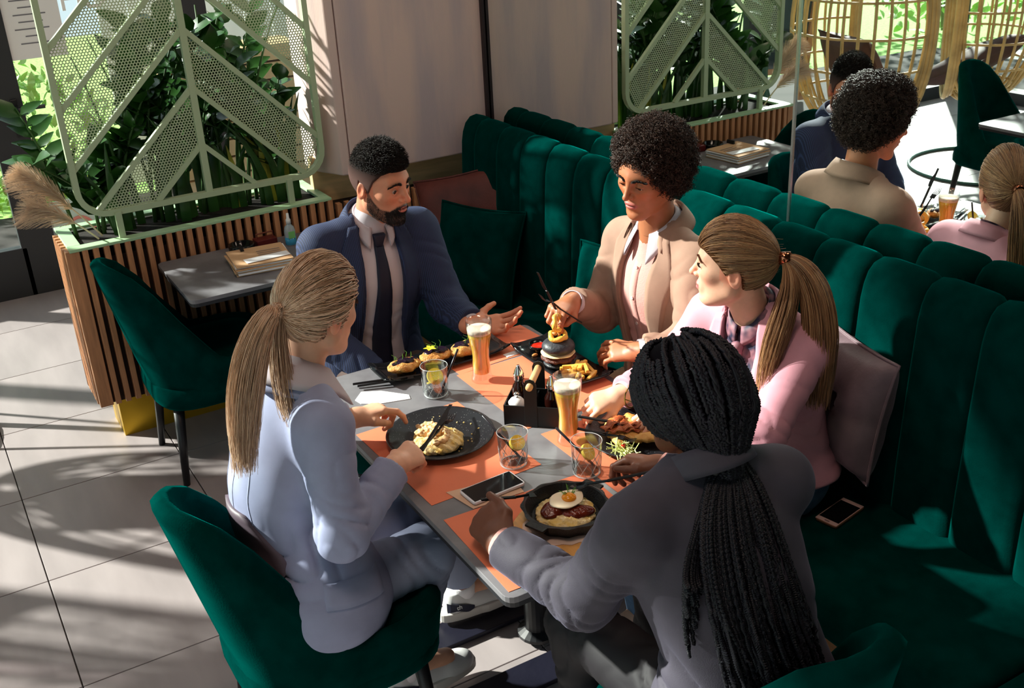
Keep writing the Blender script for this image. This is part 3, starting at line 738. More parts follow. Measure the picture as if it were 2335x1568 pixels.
# cushions on the banquette
cushion('cushion',(2.035,3.93,.70),.44,.15,rust,'rust brown velvet cushion in the corner of the banquette',basis((-.75,-.65,.30),(-.25,.1,1)),seed=1)
cushion('cushion',(1.93,3.70,.64),.40,.13,velv,'dark green cushion leaning in front of the rust brown one',basis((-.85,-.45,.38),(.2,.1,1)),seed=2)
cushion('cushion',(2.02,2.80,.67),.44,.15,velv,'bright teal cushion beside the man in the beige jacket',basis((-.93,-.25,.28),(.1,.10,1)),seed=3)
cushion('cushion',(2.05,1.825,.745),.345,.14,grey,'mauve grey cushion with a buttoned centre behind the woman in pink',basis((-.97,.20,.14),(.09,-.06,.99)),seed=4,pinch=(.0,.0))
# ================= PEOPLE =================
def frame_from(fwd,up=(0,0,1),roll=0):
    R=look(fwd,up)           # columns: right?, forward, up
    if roll: R=R@rotm('Y',roll)
    return R                 # x = right-hand side of the face (y x z), y forward, z up
def vnorm(a): a=np.asarray(a,float); return a/np.linalg.norm(a)
skin_cache={}
def skin_mat():
    return mat('skin',(.5,.3,.2),rough=.48,attr=True,sss=.12,bump=.05,bscale=400,var=.05,vscale=60)
def eye_mat(iris):
    nm='eye_%d'%int(iris[0]*1000)
    if nm in MATS: return MATS[nm]
    m=mat(nm,(.8,.78,.76),rough=.15,attr=True,coat=.6); return m
class Head:
    def __init__(s,c,fwd,roll=0,sc=1.0,fem=0,up=(0,0,1)):
        s.c=np.array(c,float); s.R=frame_from(fwd,up,roll); s.sc=sc; s.fem=fem; s.K=np.array((.945 if not fem else .95,1.0,1.045),np.float32)
    def loc(s,p): return ((p-s.c.astype(np.float32))@s.R.astype(np.float32))/(s.sc*s.K)
    def w(s,q): return s.c+(np.asarray(q,float)*s.sc*s.K)@s.R.T
    def cran(s,q,g=0):
        return smin(ell_(q,(0,-.012,.030),(.073+g,.093+g,.085+g)),ell_(q,(0,.020,.012),(.066+g,.074+g,.08+g)),.03)
    eo=.0030; eh=.0058
    def sdf(s,p):
        q=s.loc(p); f=s.fem
        ax=np.abs(q[:,0]); qm=np.stack([ax,q[:,1],q[:,2]],1)
        d=s.cran(q)
        d=smin(d,ell_(q,(0,.030,-.035),(.056-.003*f,.058,.072)),.03)
        d=smin(d,cap_(qm,(.052-.004*f,.000,-.052),(.020-.003*f,.062,-.096+.006*f),.021,.017),.028)
        d=smin(d,ell_(q,(0,.074,-.098+.008*f),(.020-.003*f,.017,.015)),.018)
        d=smin(d,ell_(qm,(.044,.056,-.012),(.020,.020,.016)),.022)
        d=smin(d,cap_(qm,(.0,.087,.026),(.042,.070,.027),.0085,.008),.018)
        d=smax(d,-ell_(qm,(.031,.098,.004),(.020,.018,.0140)),.012)
        d=smin(d,ell_(qm,(.0315,.0745,.004),(.0158,.0152,.0142)),.003)
        # lid crease + opening
        d=smax(d,-ell_(qm,(.0315,.0945,s.eo),(.0142,.0155,s.eh)),.0012)
        d=smin(d,cap_(q,(0,.090,.016),(0,.1115,-.022),.0066,.0088),.012)
        d=smin(d,ell_(q,(0,.1125,-.025),(.0095,.0095,.0082)),.006)
        d=smin(d,ell_(qm,(.0125,.097,-.027),(.0075,.010,.0068)),.005)
        d=smax(d,-ell_(qm,(.0065,.104,-.0335),(.0032,.005,.003)),.002)
        d=smin(d,ell_(q,(0,.078,-.055),(.030,.018,.022)),.014)
        d=smin(d,ell_(q,(0,.0935,-.0515),(.0215,.0075,.0058)),.004)
        d=smin(d,ell_(q,(0,.0925,-.0625),(.0185,.0085,.0065)),.004)
        d=smax(d,-ell_(q,(0,.1025,-.0568),(.022,.010,.0013)),.002)
        # ears
        Re=rotm('X',-.2).astype(np.float32)
        e=ell_(qm,(.0770,-.012,-.006),(.0078,.0175,.0285),Re); e=smax(e,-ell_(qm,(.0850,-.010,-.002),(.0058,.0108,.0175),Re),.004); e=smin(e,ell_(qm,(.0775,-.001,-.008),(.005,.005,.007)),.004)
        d=smin(d,e,.006)
        return d*s.sc
    def color(s,V,base,lip,brow,stub=None,stubcol=None,cheek=(1.12,.86,.82),hairline=None):
        q=s.loc(V.astype(np.float32)); ax=np.abs(q[:,0]); base=np.array(base)
        c=np.tile(base,(len(V),1))
        front=(q[:,1]>.06)
        m=np.exp(-(((ax-.040)/.022)**2+((q[:,2]+.025)/.02)**2))*(q[:,1]>.02); c*=1+(np.array(cheek)-1)*m[:,None]*.8
        m=np.exp(-((q[:,0]/.014)**2+((q[:,2]+.022)/.012)**2))*(q[:,1]>.095); c*=1+(np.array(cheek)-1)*m[:,None]
        m=(np.exp(-(((ax-.075)/.02)**2+((q[:,2]+.004)/.03)**2))*(np.abs(q[:,1]+.01)<.04)); c*=1+(np.array([1.15,.82,.78])-1)*m[:,None]*(ax>.068)[:,None]
        lm=np.clip(1.4-((q[:,0]/.024)**2+((q[:,2]+.057)/.0115)**2)**1.0,0,1)*(q[:,1]>.084)
        lm=np.clip(lm*1.8,0,1); c=c*(1-lm[:,None])+np.array(lip)*lm[:,None]
        md=((np.abs(q[:,2]+.0568)<.0014)&(ax<.02)&(q[:,1]>.08)); c[md]*=.35
        if stub is not None:
            k=stub(q)[:,None]; c=c*(1-k)+np.array(stubcol)*k
        return c
def eyes(H,parent,o3,iris,lookdir=(0,1,0),half=0):
    # eyeballs with iris and pupil, upper lids and brows
    for sgn,nm in ((-1,'eye'),(1,'eye')):
        c=np.array([.0315*sgn,.0752,.0035]); r=.0139
        n=22; V=[];C=[];F=[]
        d=vnorm(lookdir); 
        A=look(d,(0,0,1))
        for i in range(n+1):
            th=PI*(i/n)**1.5
            for k in range(24):
                ph=2*PI*k/24; v=np.array([math.sin(th)*math.cos(ph),math.cos(th),math.sin(th)*math.sin(ph)]); V.append(c+r*(A@v))
                C.append((.01,.008,.008) if th<.22 else (iris if th<.50 else (.62,.58,.55)))
        F=[(i*24+k,i*24+(k+1)%24,(i+1)*24+(k+1)%24,(i+1)*24+k) for i in range(n) for k in range(24)]
        raw(nm,np.array([H.w(v) for v in V])-o3,np.array(F)[:,::-1],eye_mat(iris),parent,smooth=True,col=np.array(C))
def lids_brows(H,parent,o3,f,hairm,browcol,thick=1.0,ang=0.0,close=.35,female=False,arch=.004,furrow=0):
    g=np.random.default_rng(3); paths=[];cols=[]
    for sgn in (-1,1):
        n_=230 if not female else 130; dr=H.R@np.array([0,-1.,0])
        t=g.uniform(size=n_); x=.011+.042*t; z=.0235+arch*np.sin(PI*np.minimum(1,t*1.2))-ang*(1-t)*.010-(.006*t**3)+g.normal(size=n_)*.0017*thick*(1.25-.7*t)
        p=H.w(np.stack([sgn*x,np.full(n_,.12),z],1)); P0=march(f,p,dr,26)
        for tt,p0 in zip(t,P0):
            dd=H.R@np.array([sgn*1.0,.25,.5-.6*tt]); L=.008
            paths.append([p0-dr*.0005,p0+dd*L*.5-dr*.0022,p0+dd*L-dr*.0008]); cols.append(browcol)
        # lashes / lid line
        for _ in range(60 if female else 34):
            t=g.uniform(-1,1); x=.0315+.013*t; z=.0095-.0055*t*t-close*.008
            p=H.w(np.array([sgn*x,.0745+math.sqrt(max(0,.0155**2-(.013*t)**2-(z-.004)**2))+.0004,z])); dd=H.R@np.array([sgn*.35*t,.8,-.12+.35*female])
            L=.0075 if female else .0042
            paths.append([p,p+dd*L*.6,p+dd*L+H.R@np.array([0,0,.0012])]); cols.append((.01,.008,.007))
    V,F,C=strands(np.array(paths),np.array([.0004,.0005,.00015])*1.15,np.array(cols))
    o=raw('eyebrows',V-o3,F,hairm,parent,col=C); o['kind']='stuff'
def march(f,O,d,steps=40,off=0.0):
    P=np.array(O,np.float32); d=np.asarray(d,np.float32)
    if d.ndim==1: d=np.tile(d,(len(P),1))
    for _ in range(steps):
        t=f(P)-off; P=P+d*(np.clip(t,-.02,.05)*.8)[:,None]
    return P
def hand_sdf(wr,ydir,nrm,side,curl,sc=1.0,thumb=None,spread=.10,fore=None):
    """wr wrist point, ydir towards the fingers, nrm = back-of-hand normal, side=+1 left hand / -1 right hand (thumb side x)."""
    y=vnorm(ydir); z=vnorm(np.asarray(nrm,float)-y*np.dot(nrm,y)); x=np.cross(y,z)*side
    R=np.stack([x,y,z],1); wr=np.array(wr,float)
    base=[(.030,.086),(.0095,.090),(-.011,.086),(-.029,.077)]; seg=[(.040,.025,.020),(.044,.029,.021),(.040,.027,.020),(.031,.020,.018)]; rad=[.0092,.0094,.0089,.0078]
    J=[];nails=[]
    for i,(bx,by) in enumerate(base):
        a=curl[i]; p=np.array([bx,by,0.]); pts=[p]; ang=0; sp=spread*(1.5-i)
        for k in range(3):
            ang+=a*[.75,1.0,.65][k]
            d=np.array([math.sin(sp)*math.cos(ang),math.cos(sp)*math.cos(ang),-math.sin(ang)]); p=p+d*seg[i][k]; pts.append(p)
        J.append((pts,rad[i])); nz=np.array([0,math.sin(ang),math.cos(ang)]); nails.append((pts[3]+nz*rad[i]*.62-d*.003,))
    th=thumb if thumb is not None else [(.022,.022,-.006),(.044,.047,-.014),(.054,.075,-.020),(.054,.100,-.024)]
    th=[np.array(t,float) for t in th]
    if fore is None: fore=wr-y*.22
    def f(p):
        q=((p-wr.astype(np.float32))@R.astype(np.float32))/sc
        d=cap_(q,(0,-.02,0),(0,.012,0),.026,.026)
        qf=q.copy(); qf[:,2]*=1.30
        pal=cap_(qf,(.010,.025,-.002),(.026,.080,-.002),.019,.0165)
        for (a,b_,r0,r1) in [((0,.02,0),(.008,.082,0),.020,.0165),((-.006,.02,0),(-.010,.080,0),.020,.016),((-.012,.02,-.002),(-.026,.070,-.002),.018,.0145)]: pal=smin(pal,cap_(qf,a,b_,r0,r1),.014)
        d=smin(d*1.0,pal/1.15,.018)
        d=smin(d,cap_(q,(.016,.014,-.008),th[1],.017,.0125),.016); d=smin(d,cap_(q,th[1],th[2],.0118,.0104),.006); d=smin(d,cap_(q,th[2],th[3],.0104,.0082),.003)
        for pts,r in J:
            e=cap_(q,pts[0],pts[1],r*1.06,r*.98); e=smin(e,cap_(q,pts[1],pts[2],r*.99,r*.90),.003); e=smin(e,cap_(q,pts[2],pts[3],r*.90,r*.74),.003)
            d=smin(d,e,.0045)
        d=d*sc
        d=smin(d,cap_(p,wr-y*.015,fore,.024*sc,.036*sc),.022)
        return d
    pts_w=lambda q: wr+(np.asarray(q)*sc)@R.T
    return f,R,J,pts_w
def hand_mesh(h,base,wr,h0=.0024,ext=.17,nailcol=None,fore=None):
    f,R,J,W_=h
    c=np.asarray(wr)+R[:,1]*.06; lo=c-np.array([.15]*3); hi=c+np.array([.15]*3)
    V,F=isosurf(f,lo,hi,h0)
    C=np.tile(np.array(base),(len(V),1))
    for pts,r in J:
        for kp in (pts[1],pts[2]):
            d=np.linalg.norm(V-W_(kp),axis=1); C*=1+(np.array([1.10,.82,.78])-1)*np.exp(-(d/.012)**2)[:,None]*.6
        t=pts[3]; nd=W_(t+(t-pts[2])*.1); d=np.linalg.norm(V-nd,axis=1); m=np.exp(-(d/.009)**2)[:,None]*.5; C*=1+(np.array([1.15,.85,.82])-1)*m
    return V,F,C
def fold(p,a,b_,t0,amp,freq,seed=0,wd=.09):
    a=np.asarray(a,float);b_=np.asarray(b_,float); L=np.linalg.norm(b_-a); u=((p-a.astype(np.float32))@((b_-a)/L).astype(np.float32))
    n=wob(p,30,seed)*2.6
    return amp*np.exp(-((u-t0*L)/wd)**2)*(1.25-2.2*np.sqrt(np.abs(np.sin(u*freq*.5+n*1.2))))
def torso_frame(sk):
    up=vnorm(np.array(sk['neck'])-np.array(sk['hip'])); rt=vnorm(np.array(sk['shR'])-np.array(sk['shL'])); fw=vnorm(np.cross(up,rt)); rt=np.cross(fw,up); return np.stack([rt,fw,up],1)
def lerp(a,b_,t): return np.asarray(a,float)*(1-t)+np.asarray(b_,float)*t
def jacket_sdf(sk,g=0.0,fem=0,hemdrop=.10,flare=.0,vneck=None,sleeves=True,seed=0,wrk=1.0,cuff=0.0,open_=0):
    R=torso_frame(sk); Rf=R.astype(np.float32); hip=np.array(sk['hip'],float); neck=np.array(sk['neck'],float); bend=np.array(sk.get('waist',lerp(hip,neck,.45)),float); chest=np.array(sk.get('chest',lerp(hip,neck,.70)),float)
    up=R[:,2]; w=sk.get('w',1.0)
    U1=vnorm(bend-hip); U2=vnorm(neck-bend)
    R1=np.stack([R[:,0],vnorm(np.cross(U1,R[:,0])),U1],1).astype(np.float32); R2=np.stack([R[:,0],vnorm(np.cross(U2,R[:,0])),U2],1).astype(np.float32)
    shR=np.array(sk['shR'],float); shL=np.array(sk['shL'],float)
    parts=[(hip,( (.175+.004*fem)*w,.130*w,.15),R1),(bend,((.150-.022*fem)*w,(.115-.008*fem)*w,.17),R1),(chest,((.170-.018*fem)*w,(.122-.004*fem)*w,.17),R2)]
    arms=[]
    if sleeves:
        for S,E,Wp in ((shR,sk['elR'],sk['wrR']),(shL,sk['elL'],sk['wrL'])):
            arms.append((np.array(S,float),np.array(E,float),np.array(Wp,float)))
    def body(p):
        d=None
        for c,r,RR in parts:
            e=ell_(p,c,np.array(r)+g,RR); d=e if d is None else smin(d,e,.07)
        s1=cap_(p,shR,lerp(shR,neck,.80)+up*.012,.050+g,.036+g); s2=cap_(p,shL,lerp(shL,neck,.80)+up*.012,.050+g,.036+g)
        d=smin(d,s1,.05); d=smin(d,s2,.05)
        if fem:
            for sx in (-1,1):
                d=smin(d,ell_(p,chest+R[:,0]*.068*sx+R[:,1]*.085*w+R[:,2]*.0,(.058,.055,.058),Rf),.04)
        if flare:
            q=(p-(hip-U1*hemdrop*.3).astype(np.float32))@R1; d=smin(d,ell_(p,hip-U1*.05,(.19*w+flare,.15*w+flare,.16),R1),.06)
        d=d+wrk*(.0028*wob(p,np.float32(26),seed)+.0016*wob(p,np.float32(61),seed+4))
        d=d+wrk*fold(p,bend+R[:,1]*.1-U1*.1,bend+U1*.12,.4,.0035,95,seed,.08)
        hp=plane_(p,hip-U1*hemdrop,-U1); d=smax(d,hp,.008)
        return d
    def armsf(p):
        d=None
        for i,(S,E,Wp) in enumerate(arms):
            r0,r1,r2=(.056-.006*fem)*w**.5+g,(.046-.005*fem)*w**.5+g,(.036-.004*fem)+g
            e=cap_(p,S,E,r0,r1)+wrk*(fold(p,S,E,1.0,.0042,105,seed+i,.09)+fold(p,S,E,.25,.002,90,seed+i+2,.1))
            k=cap_(p,E,Wp,r1,r2)+wrk*(fold(p,E,Wp,.08,.0042,105,seed+i+5,.09)+fold(p,E,Wp,.7,.0018,90,seed+i+7,.10))
            k=smax(k,plane_(p,Wp-vnorm(Wp-E)*(.012+cuff),vnorm(Wp-E)),.004)
            e=smin(e,k,.03); d=e if d is None else np.minimum(d,e)
        return d
    def f(p):
        d=body(p)
        if arms: d=smin(d,armsf(p),.028)
        if vneck is not None: d=smax(d,-vneck(p),.006)
        return d
    return f,body,armsf,(R,hip,bend,chest,neck,R2.astype(float))
def vcut(Fr,sk,depth,halfw,zlow,back=.0):
    # wedge removed from the front: in chest frame coordinates from the neck
    R,hip,bend,chest,neck,R2=Fr
    def v(p):
        q=(p-neck.astype(np.float32))@R2.astype(np.float32)
        t=np.clip((q[:,2]-zlow)/(0.03-zlow),0,1); wd=halfw*t+.002
        return np.maximum(np.abs(q[:,0])-wd,np.maximum(zlow-q[:,2],-(q[:,1]-.02)))
    return v
def neckhole(Fr,r=.060):
    neck=Fr[4]; R2=Fr[5]
    def v(p): return cap_(p,neck+R2[:,2]*.035+R2[:,1]*.01,neck+R2[:,2]*.2+R2[:,1]*.02,r-.004,r+.03)
    return v
def drape(f,Fr,A,B,m,name,parent,o3,n=14,k=6,off=.0035,th=.004,origin=None,R2=None,back=False,smooth=True):
    """strip between 2 polylines A,B given in the torso front plane (u right, w up from the neck), laid on surface f."""
    neck=Fr[4] if origin is None else origin; R2=Fr[5] if R2 is None else R2
    def res(L,n):
        L=np.array(L,float); s=np.r_[0,np.cumsum(np.linalg.norm(np.diff(L,axis=0),axis=1))]; t=np.linspace(0,s[-1],n); return np.stack([np.interp(t,s,L[:,i]) for i in (0,1)],1)
    a=res(A,n); b_=res(B,n); fw=R2[:,1]*(-1 if back else 1)
    P=np.stack([a*(1-t)+b_*t for t in np.linspace(0,1,k)],1).reshape(-1,2)
    O=neck+P[:,:1]*R2[:,0]+P[:,1:]*R2[:,2]+fw*.28
    S=march(f,O,-fw,steps=46)
    top=S+fw*(off+th); bot=S+fw*(off-.008)
    mb=MB(); N=n*k
    V=np.concatenate([top,bot])-o3
    F=[(i*k+j,i*k+j+1,(i+1)*k+j+1,(i+1)*k+j) for i in range(n-1) for j in range(k-1)]
    bd=[(i*k) for i in range(n)]+[(n-1)*k+j for j in range(1,k)]+[i*k+k-1 for i in range(n-2,-1,-1)]+[j for j in range(k-2,0,-1)]
    F+=[(bd[i],bd[(i+1)%len(bd)],bd[(i+1)%len(bd)]+N,bd[i]+N) for i in range(len(bd))]
    o=raw(name,V,F,m,parent,smooth=True)
    bm=bmesh.new(); bm.from_mesh(o.data); bmesh.ops.recalc_face_normals(bm,faces=bm.faces[:]); bm.to_mesh(o.data); bm.free()
    return o
NKC=[None]
def collar(Fr,m,parent,o3,name,r0,h,a0=0.35,fall=.035,point=.05,lift=0.0,off=.006,hasstand=True,tilt=.22,frontdrop=.05,centre=None,axis=None,ry=1.08):
    """collar band round the neck, open at the front by a0 radians each side, with turned-down fall."""
    R2=Fr[5]; c=(NKC[0] if centre is None else np.array(centre,float)); 
    n=44; V=[];rows=[]
    for i in range(n):
        t=i/(n-1); a=(-PI+0)+0; ang=PI/2+a0+(2*PI-2*a0)*t      # 0 at front (PI/2)
        fr=(math.sin(ang)+1)/2                                   # 1 at front
        dirn=R2[:,0]*math.cos(ang)+R2[:,1]*math.sin(ang)*ry
        zz=lift-frontdrop*fr**1.5
        prof=[]
        if hasstand:
            prof=[(r0,zz-.01),(r0-.001,zz+h*.6),(r0,zz+h)]
        top=zz+h
        fl=fall+point*max(0,(fr-.72)/.28)**1.2
        prof+=[(r0+.004,top+.003),(r0+.010+tilt*fl*.25,top-fl*.3),(r0+.010+tilt*fl*.8,top-fl*.75),(r0+.010+tilt*fl*1.05,top-fl)]
        prof+=[(r0+.006+tilt*fl*1.0,top-fl+.001),(r0+.006+tilt*fl*.4,top-fl*.4)]
        rows.append([c+dirn*rr+R2[:,2]*z for rr,z in prof])
    mb=MB(); mb.grid(np.array(rows)-o3); o=mb.build(name,m,parent,smooth=True); md=o.modifiers.new('s','SOLIDIFY'); md.thickness=.0015; md.offset=0; return o
def button(p,n,m,parent,o3,r=.008,t=.004):
    mb=MB(); R=look(n,(0,0,1) if abs(n[2])<.9 else (1,0,0)); R=np.stack([R[:,0],-R[:,2],R[:,1]],1)
    mb.lathe([(r*.9,0),(r,t*.4),(r*.95,t),(r*.6,t*.8),(.0001,t*.7)],c=np.array(p)-o3,n=12,R=R); return mb.build('button',m,parent,smooth=True)
def surf(f,Fr,u,w,off=0.0):
    neck=Fr[4]; R2=Fr[5]; O=neck+R2[:,0]*u+R2[:,2]*w+R2[:,1]*.28; return march(f,O[None],-R2[:,1],46)[0]+R2[:,1]*off
def cuffring(E,Wp,r,m,parent,o3,name='cuff',L=.03,out=.012,fem=0):
    E=np.array(E,float);Wp=np.array(Wp,float); d=vnorm(Wp-E); mb=MB(); p0=Wp-d*L; p1=Wp+d*(out-.012)
    mb.tube([p0-o3,p1-o3],[r,r*.97],n=24,caps=False); o=mb.build(name,m,parent,smooth=True); md=o.modifiers.new('s','SOLIDIFY'); md.thickness=.003; return o
def hairmat(name,rough=.35,spec=.6,sheen=0):
    return mat(name,(.2,.1,.05),rough=rough,attr=True,spec=spec)
def body_core(sk,Hd,base,fem=0):
    """skin body: neck, chest and limbs under the clothes"""
    R=torso_frame(sk); neck=np.array(sk['neck'],float); hip=np.array(sk['hip'],float); up=R[:,2]
    hb_=Hd.w((0,-.022,-.055)); ax_=hb_-neck; sk['ax']=ax_/(ax_@up); NKC[0]=neck+sk['ax']*.030
    hb=Hd.w((0,-.030,-.045)); ht=Hd.w((0,-.015,-.085)); rn=.047-.007*fem
    def f(p):
        d=cap_(p,hb,neck-up*.02-R[:,1]*.0,rn,rn*1.12)
        d=smin(d,cap_(p,ht,neck+R[:,1]*.015-up*.03,rn*.8,rn*.9),.02)
        for S,E in ((sk['shR'],sk['elR']),(sk['shL'],sk['elL'])):
            d=smin(d,cap_(p,S,E,.040,.033),.03); d=smin(d,cap_(p,S,neck-up*.05-R[:,1]*.01,.032,.042),.03)
        for E,Wp in ((sk['elR'],sk['wrR']),(sk['elL'],sk['wrL'])): d=smin(d,cap_(p,E,lerp(E,Wp,.9),.032,.023),.02)
        d=smin(d,cap_(p,neck-up*.14-R[:,1]*.02,lerp(neck,hip,.6)-R[:,1]*.02,.070,.06),.05); d=smin(d,cap_(p,lerp(neck,hip,.6)-R[:,1]*.02,hip,.06,.09),.06)
        for Hp,K,A in ((sk['hpR'],sk['knR'],sk['anR']),(sk['hpL'],sk['knL'],sk['anL'])):
            d=smin(d,cap_(p,Hp,K,.070,.045),.04); d=smin(d,cap_(p,K,A,.046,.030),.02)
            d=smin(d,cap_(p,A,np.array(A,float)-np.array([0,0,.02])+vnorm(np.array(sk['toe'],float))*.12,.030,.025),.02)
        return d
    return f
def trousers(sk,m,parent,o3,fem=0,g=.018,short=0.0,seed=0,name='trousers'):
    hip=np.array(sk['hip'],float); R=torso_frame(sk)
    def f(p):
        d=ell_(p,hip-R[:,2]*.01,(.165,.125,.12),R)
        for Hp,K,A in ((sk['hpR'],sk['knR'],sk['anR']),(sk['hpL'],sk['knL'],sk['anL'])):
            a=np.array(A,float);k=np.array(K,float); e=lerp(a,k,short)
            d=smin(d,cap_(p,Hp,K,.082+g*.3,.056+g*.5)+fold(p,Hp,K,.95,.006,110,seed,.1)+fold(p,Hp,K,.1,.006,80,seed+1,.12),.045)
            c=cap_(p,K,e,.054+g*.5,.043+g)+fold(p,K,e,.1,.006,110,seed+3,.1); c=smax(c,plane_(p,e,vnorm(a-k)),.004); d=smin(d,c,.03)
        return d+.002*wob(p,np.float32(30),seed)
    pts=np.array([sk[k] for k in ('hip','hpR','hpL','knR','knL','anR','anL')],float); lo=pts.min(0)-.2; hi=pts.max(0)+.2
    V,F=isosurf(f,lo,hi,.010); return raw(name,V-o3,F,m,parent,smooth=True)
def shoe(A,toe,m,solem,parent,o3,label=None,detail=False,up=(0,0,1)):
    A=np.array(A,float); t=vnorm(toe); z=vnorm(np.asarray(up,float)-t*np.dot(up,t)); x=np.cross(t,z); R=np.stack([x,t,z],1)
    base=A-z*.085
    def f(p):
        d=cap_(p,base-t*.035+z*.045,base-t*.03+z*.075,.036,.034)
        d=smin(d,cap_(p,base+z*.045+t*.02,base+t*.11+z*.028,.038,.036),.03); d=smin(d,ell_(p,base+t*.15+z*.026,(.042,.055,.030),R),.03)
        d=smax(d,-(plane_(p,base+z*.012,z)),.004); d=smax(d,-cap_(p,A-t*.005-z*.01,A+z*.1,.026,.030),.004); d=smax(d,plane_(p,base+z*.092,z),.003); return d
    V,F=isosurf(f,base-.25,base+.25,.0045); s=raw('shoe',V-o3,F,m,parent,smooth=True)
    if label: s['label']=label
    poly=[]
    for k in range(40):
        a=2*PI*k/40; c,s_=math.cos(a),math.sin(a); yy=.062+(.148*s_); xx=.044*math.copysign(abs(c)**.7,c)*(1-.12*(s_<0)); poly.append((xx,yy))
    mb=MB(); mb.prism(poly,-.006,.022,R=R,c=base-o3); so_=mb.build('sole',solem,s,bev=.003)
    return s,R,base
def hl_fn(front=.066,temple=.045,side=-.005,ear=.028,back=-.055):
    xs=[0,.55,.85,1.15,1.40,1.60,1.85,2.15,PI]; ys_=[front,front,temple,temple*.55,side,side+.005,ear,back,back]
    def hl(q): 
        az=np.abs(np.arctan2(q[:,0],q[:,1])); return np.interp(az,xs,ys_)
    return hl
def haircap(H,hl,g=.006,amp=.0,freq=200,res=.003,seed=0,top=0.0):
    def f(p):
        q=H.loc(p); d=H.cran(q,g)
        if top: d=smin(d,ell_(q,(0,.012,.058),(.064,.080,.068+top)),.03)
        if amp: d=d+amp*wob(q,np.float32(freq),seed)
        az=hl(q)-q[:,2]; d=smax(d,az,.008); d=np.maximum(d,-ell_(q,(0,-.012,.02),(.05,.07,.06)))
        return d*H.sc
    return f
def roots(H,f,hl,n,seed,margin=.004,zmin=None,extra=None):
    g=np.random.default_rng(seed); D=g.normal(size=(n*3,3)); D/=np.linalg.norm(D,axis=1)[:,None]
    C=H.w((0,-.012,.02)); Wd=D@H.R.T; P=march(f,C+Wd*.20,-Wd,40); q=H.loc(P.astype(np.float32))
    ok=(q[:,2]>hl(q)+margin)
    if extra is not None: ok&=extra(q)
    return P[ok][:n],q[ok][:n]
def surfpaths(H,f,P,T,m,lift,seed,swirl=.0,sag=0):
    """paths from root points P over the cap surface to the tie point T"""
    g=np.random.default_rng(seed); C=H.w((0,-.012,.02)); t=np.linspace(0,1,m)[None,:,None]
    Q=P[:,None]*(1-t)+T[None,None]*t
    Q=Q+ (H.R@np.array([0,0,-1.]))*sag*np.sin(PI*t)*g.uniform(.3,1,(len(P),1,1))
    d=Q-C; d/=np.linalg.norm(d,axis=2)[:,:,None]; d2=d.reshape(-1,3)
    S=march(f,C+d2*.20,-d2,34).reshape(Q.shape)
    L=(lift*g.uniform(.2,1.0,(len(P),1,1)))*np.sin(PI*np.clip(t*1.02,0,1))**.6
    return S+d*L
def tail(T,ctrl,n,m,r0,r1,seed,taper=.35,wav=.004):
    g=np.random.default_rng(seed); S=bez([T]+ctrl,m); a=g.uniform(0,2*PI,n); rr=np.sqrt(g.uniform(0,1,n))
    tn=np.gradient(S,axis=0); tn/=np.linalg.norm(tn,axis=1)[:,None]; ref=np.array([1.,.3,.1]); u=np.cross(tn,ref); u/=np.linalg.norm(u,axis=1)[:,None]; w=np.cross(tn,u)
    t=np.linspace(0,1,m); R=r0+(r1-r0)*np.sin(PI*np.clip(t*1.15,0,1)*.62)**.8; R=R*(1-taper*np.clip((t-.6)/.4,0,1))
    ph=g.uniform(0,6,n)
    off=(np.cos(a)[:,None,None]*u+np.sin(a)[:,None,None]*w)*(rr[:,None]*R[None])[:,:,None]
    Ln=g.uniform(.78,1.0,n)
    # shorten strands individually
    idx=np.clip(t[None]*Ln[:,None]*(m-1),0,m-1.001); i0=idx.astype(int); fr=(idx-i0)[:,:,None]
    base=S[i0]*(1-fr)+S[i0+1]*fr; o=off[np.arange(n)[:,None],i0]
    return base+o+wav*np.sin(t[None]*7+ph[:,None])[:,:,None]*w[None]*t[None,:,None]
def groom(paths,rad,base,seed,var=.35,tone2=None):
    g=np.random.default_rng(seed); n=len(paths); k=g.uniform(0,1,(n,1))**1.5; c=np.array(base)*(1+var*g.normal(size=(n,1)).clip(-1.6,1.8))
    if tone2 is not None: c=c*(1-k)+np.array(tone2)*k
    return strands(paths,rad,np.clip(c,.002,1))
def make_body(sk,H,base,colorf,hands,parent,o3,fem=0,extra=None):
    core=body_core(sk,H,base,fem)
    pts=np.array([sk[k] for k in ('hip','neck','shR','shL','elR','elL','wrR','wrL','knR','knL','anR','anL','hpR','hpL')],float)
    headf=lambda p: smin(H.sdf(p),core(p),.012)
    parts=[]
    c=H.c; V,F=isosurf(headf,c-.19,c+np.array([.17,.17,.16]),.0024); parts.append((V,F,colorf(V)))
    V,F=isosurf(core,pts.min(0)-.18,pts.max(0)+.12,.014); parts.append((V,F,np.tile(np.array(base),(len(V),1))))
    for h,wr in hands:
        parts.append(hand_mesh(h,base,wr))
    V,F,C=merge(parts)
    return raw('body',V-o3,F,skin_mat(),parent,smooth=True,col=C),headf
def shell(f,pts,res,pad=.12,zlo=None):
    pts=np.array(pts,float); lo=pts.min(0)-pad; hi=pts.max(0)+pad
    if zlo is not None: lo[2]=max(lo[2],zlo)
    return isosurf(f,lo,hi,res)
def vband(Fr,zs,ws):
    neck=Fr[4].astype(np.float32); R2=Fr[5].astype(np.float32); zs=np.array(zs); ws=np.array(ws)
    def v(p):
        q=(p-neck)@R2; wd=np.interp(q[:,2],zs,ws); return np.maximum(np.abs(q[:,0])-wd,-(q[:,1]-.015))
    return v
def union_v(*fs):
    def v(p):
        d=fs[0](p)
        for f in fs[1:]: d=np.minimum(d,f(p))
        return d
    return v
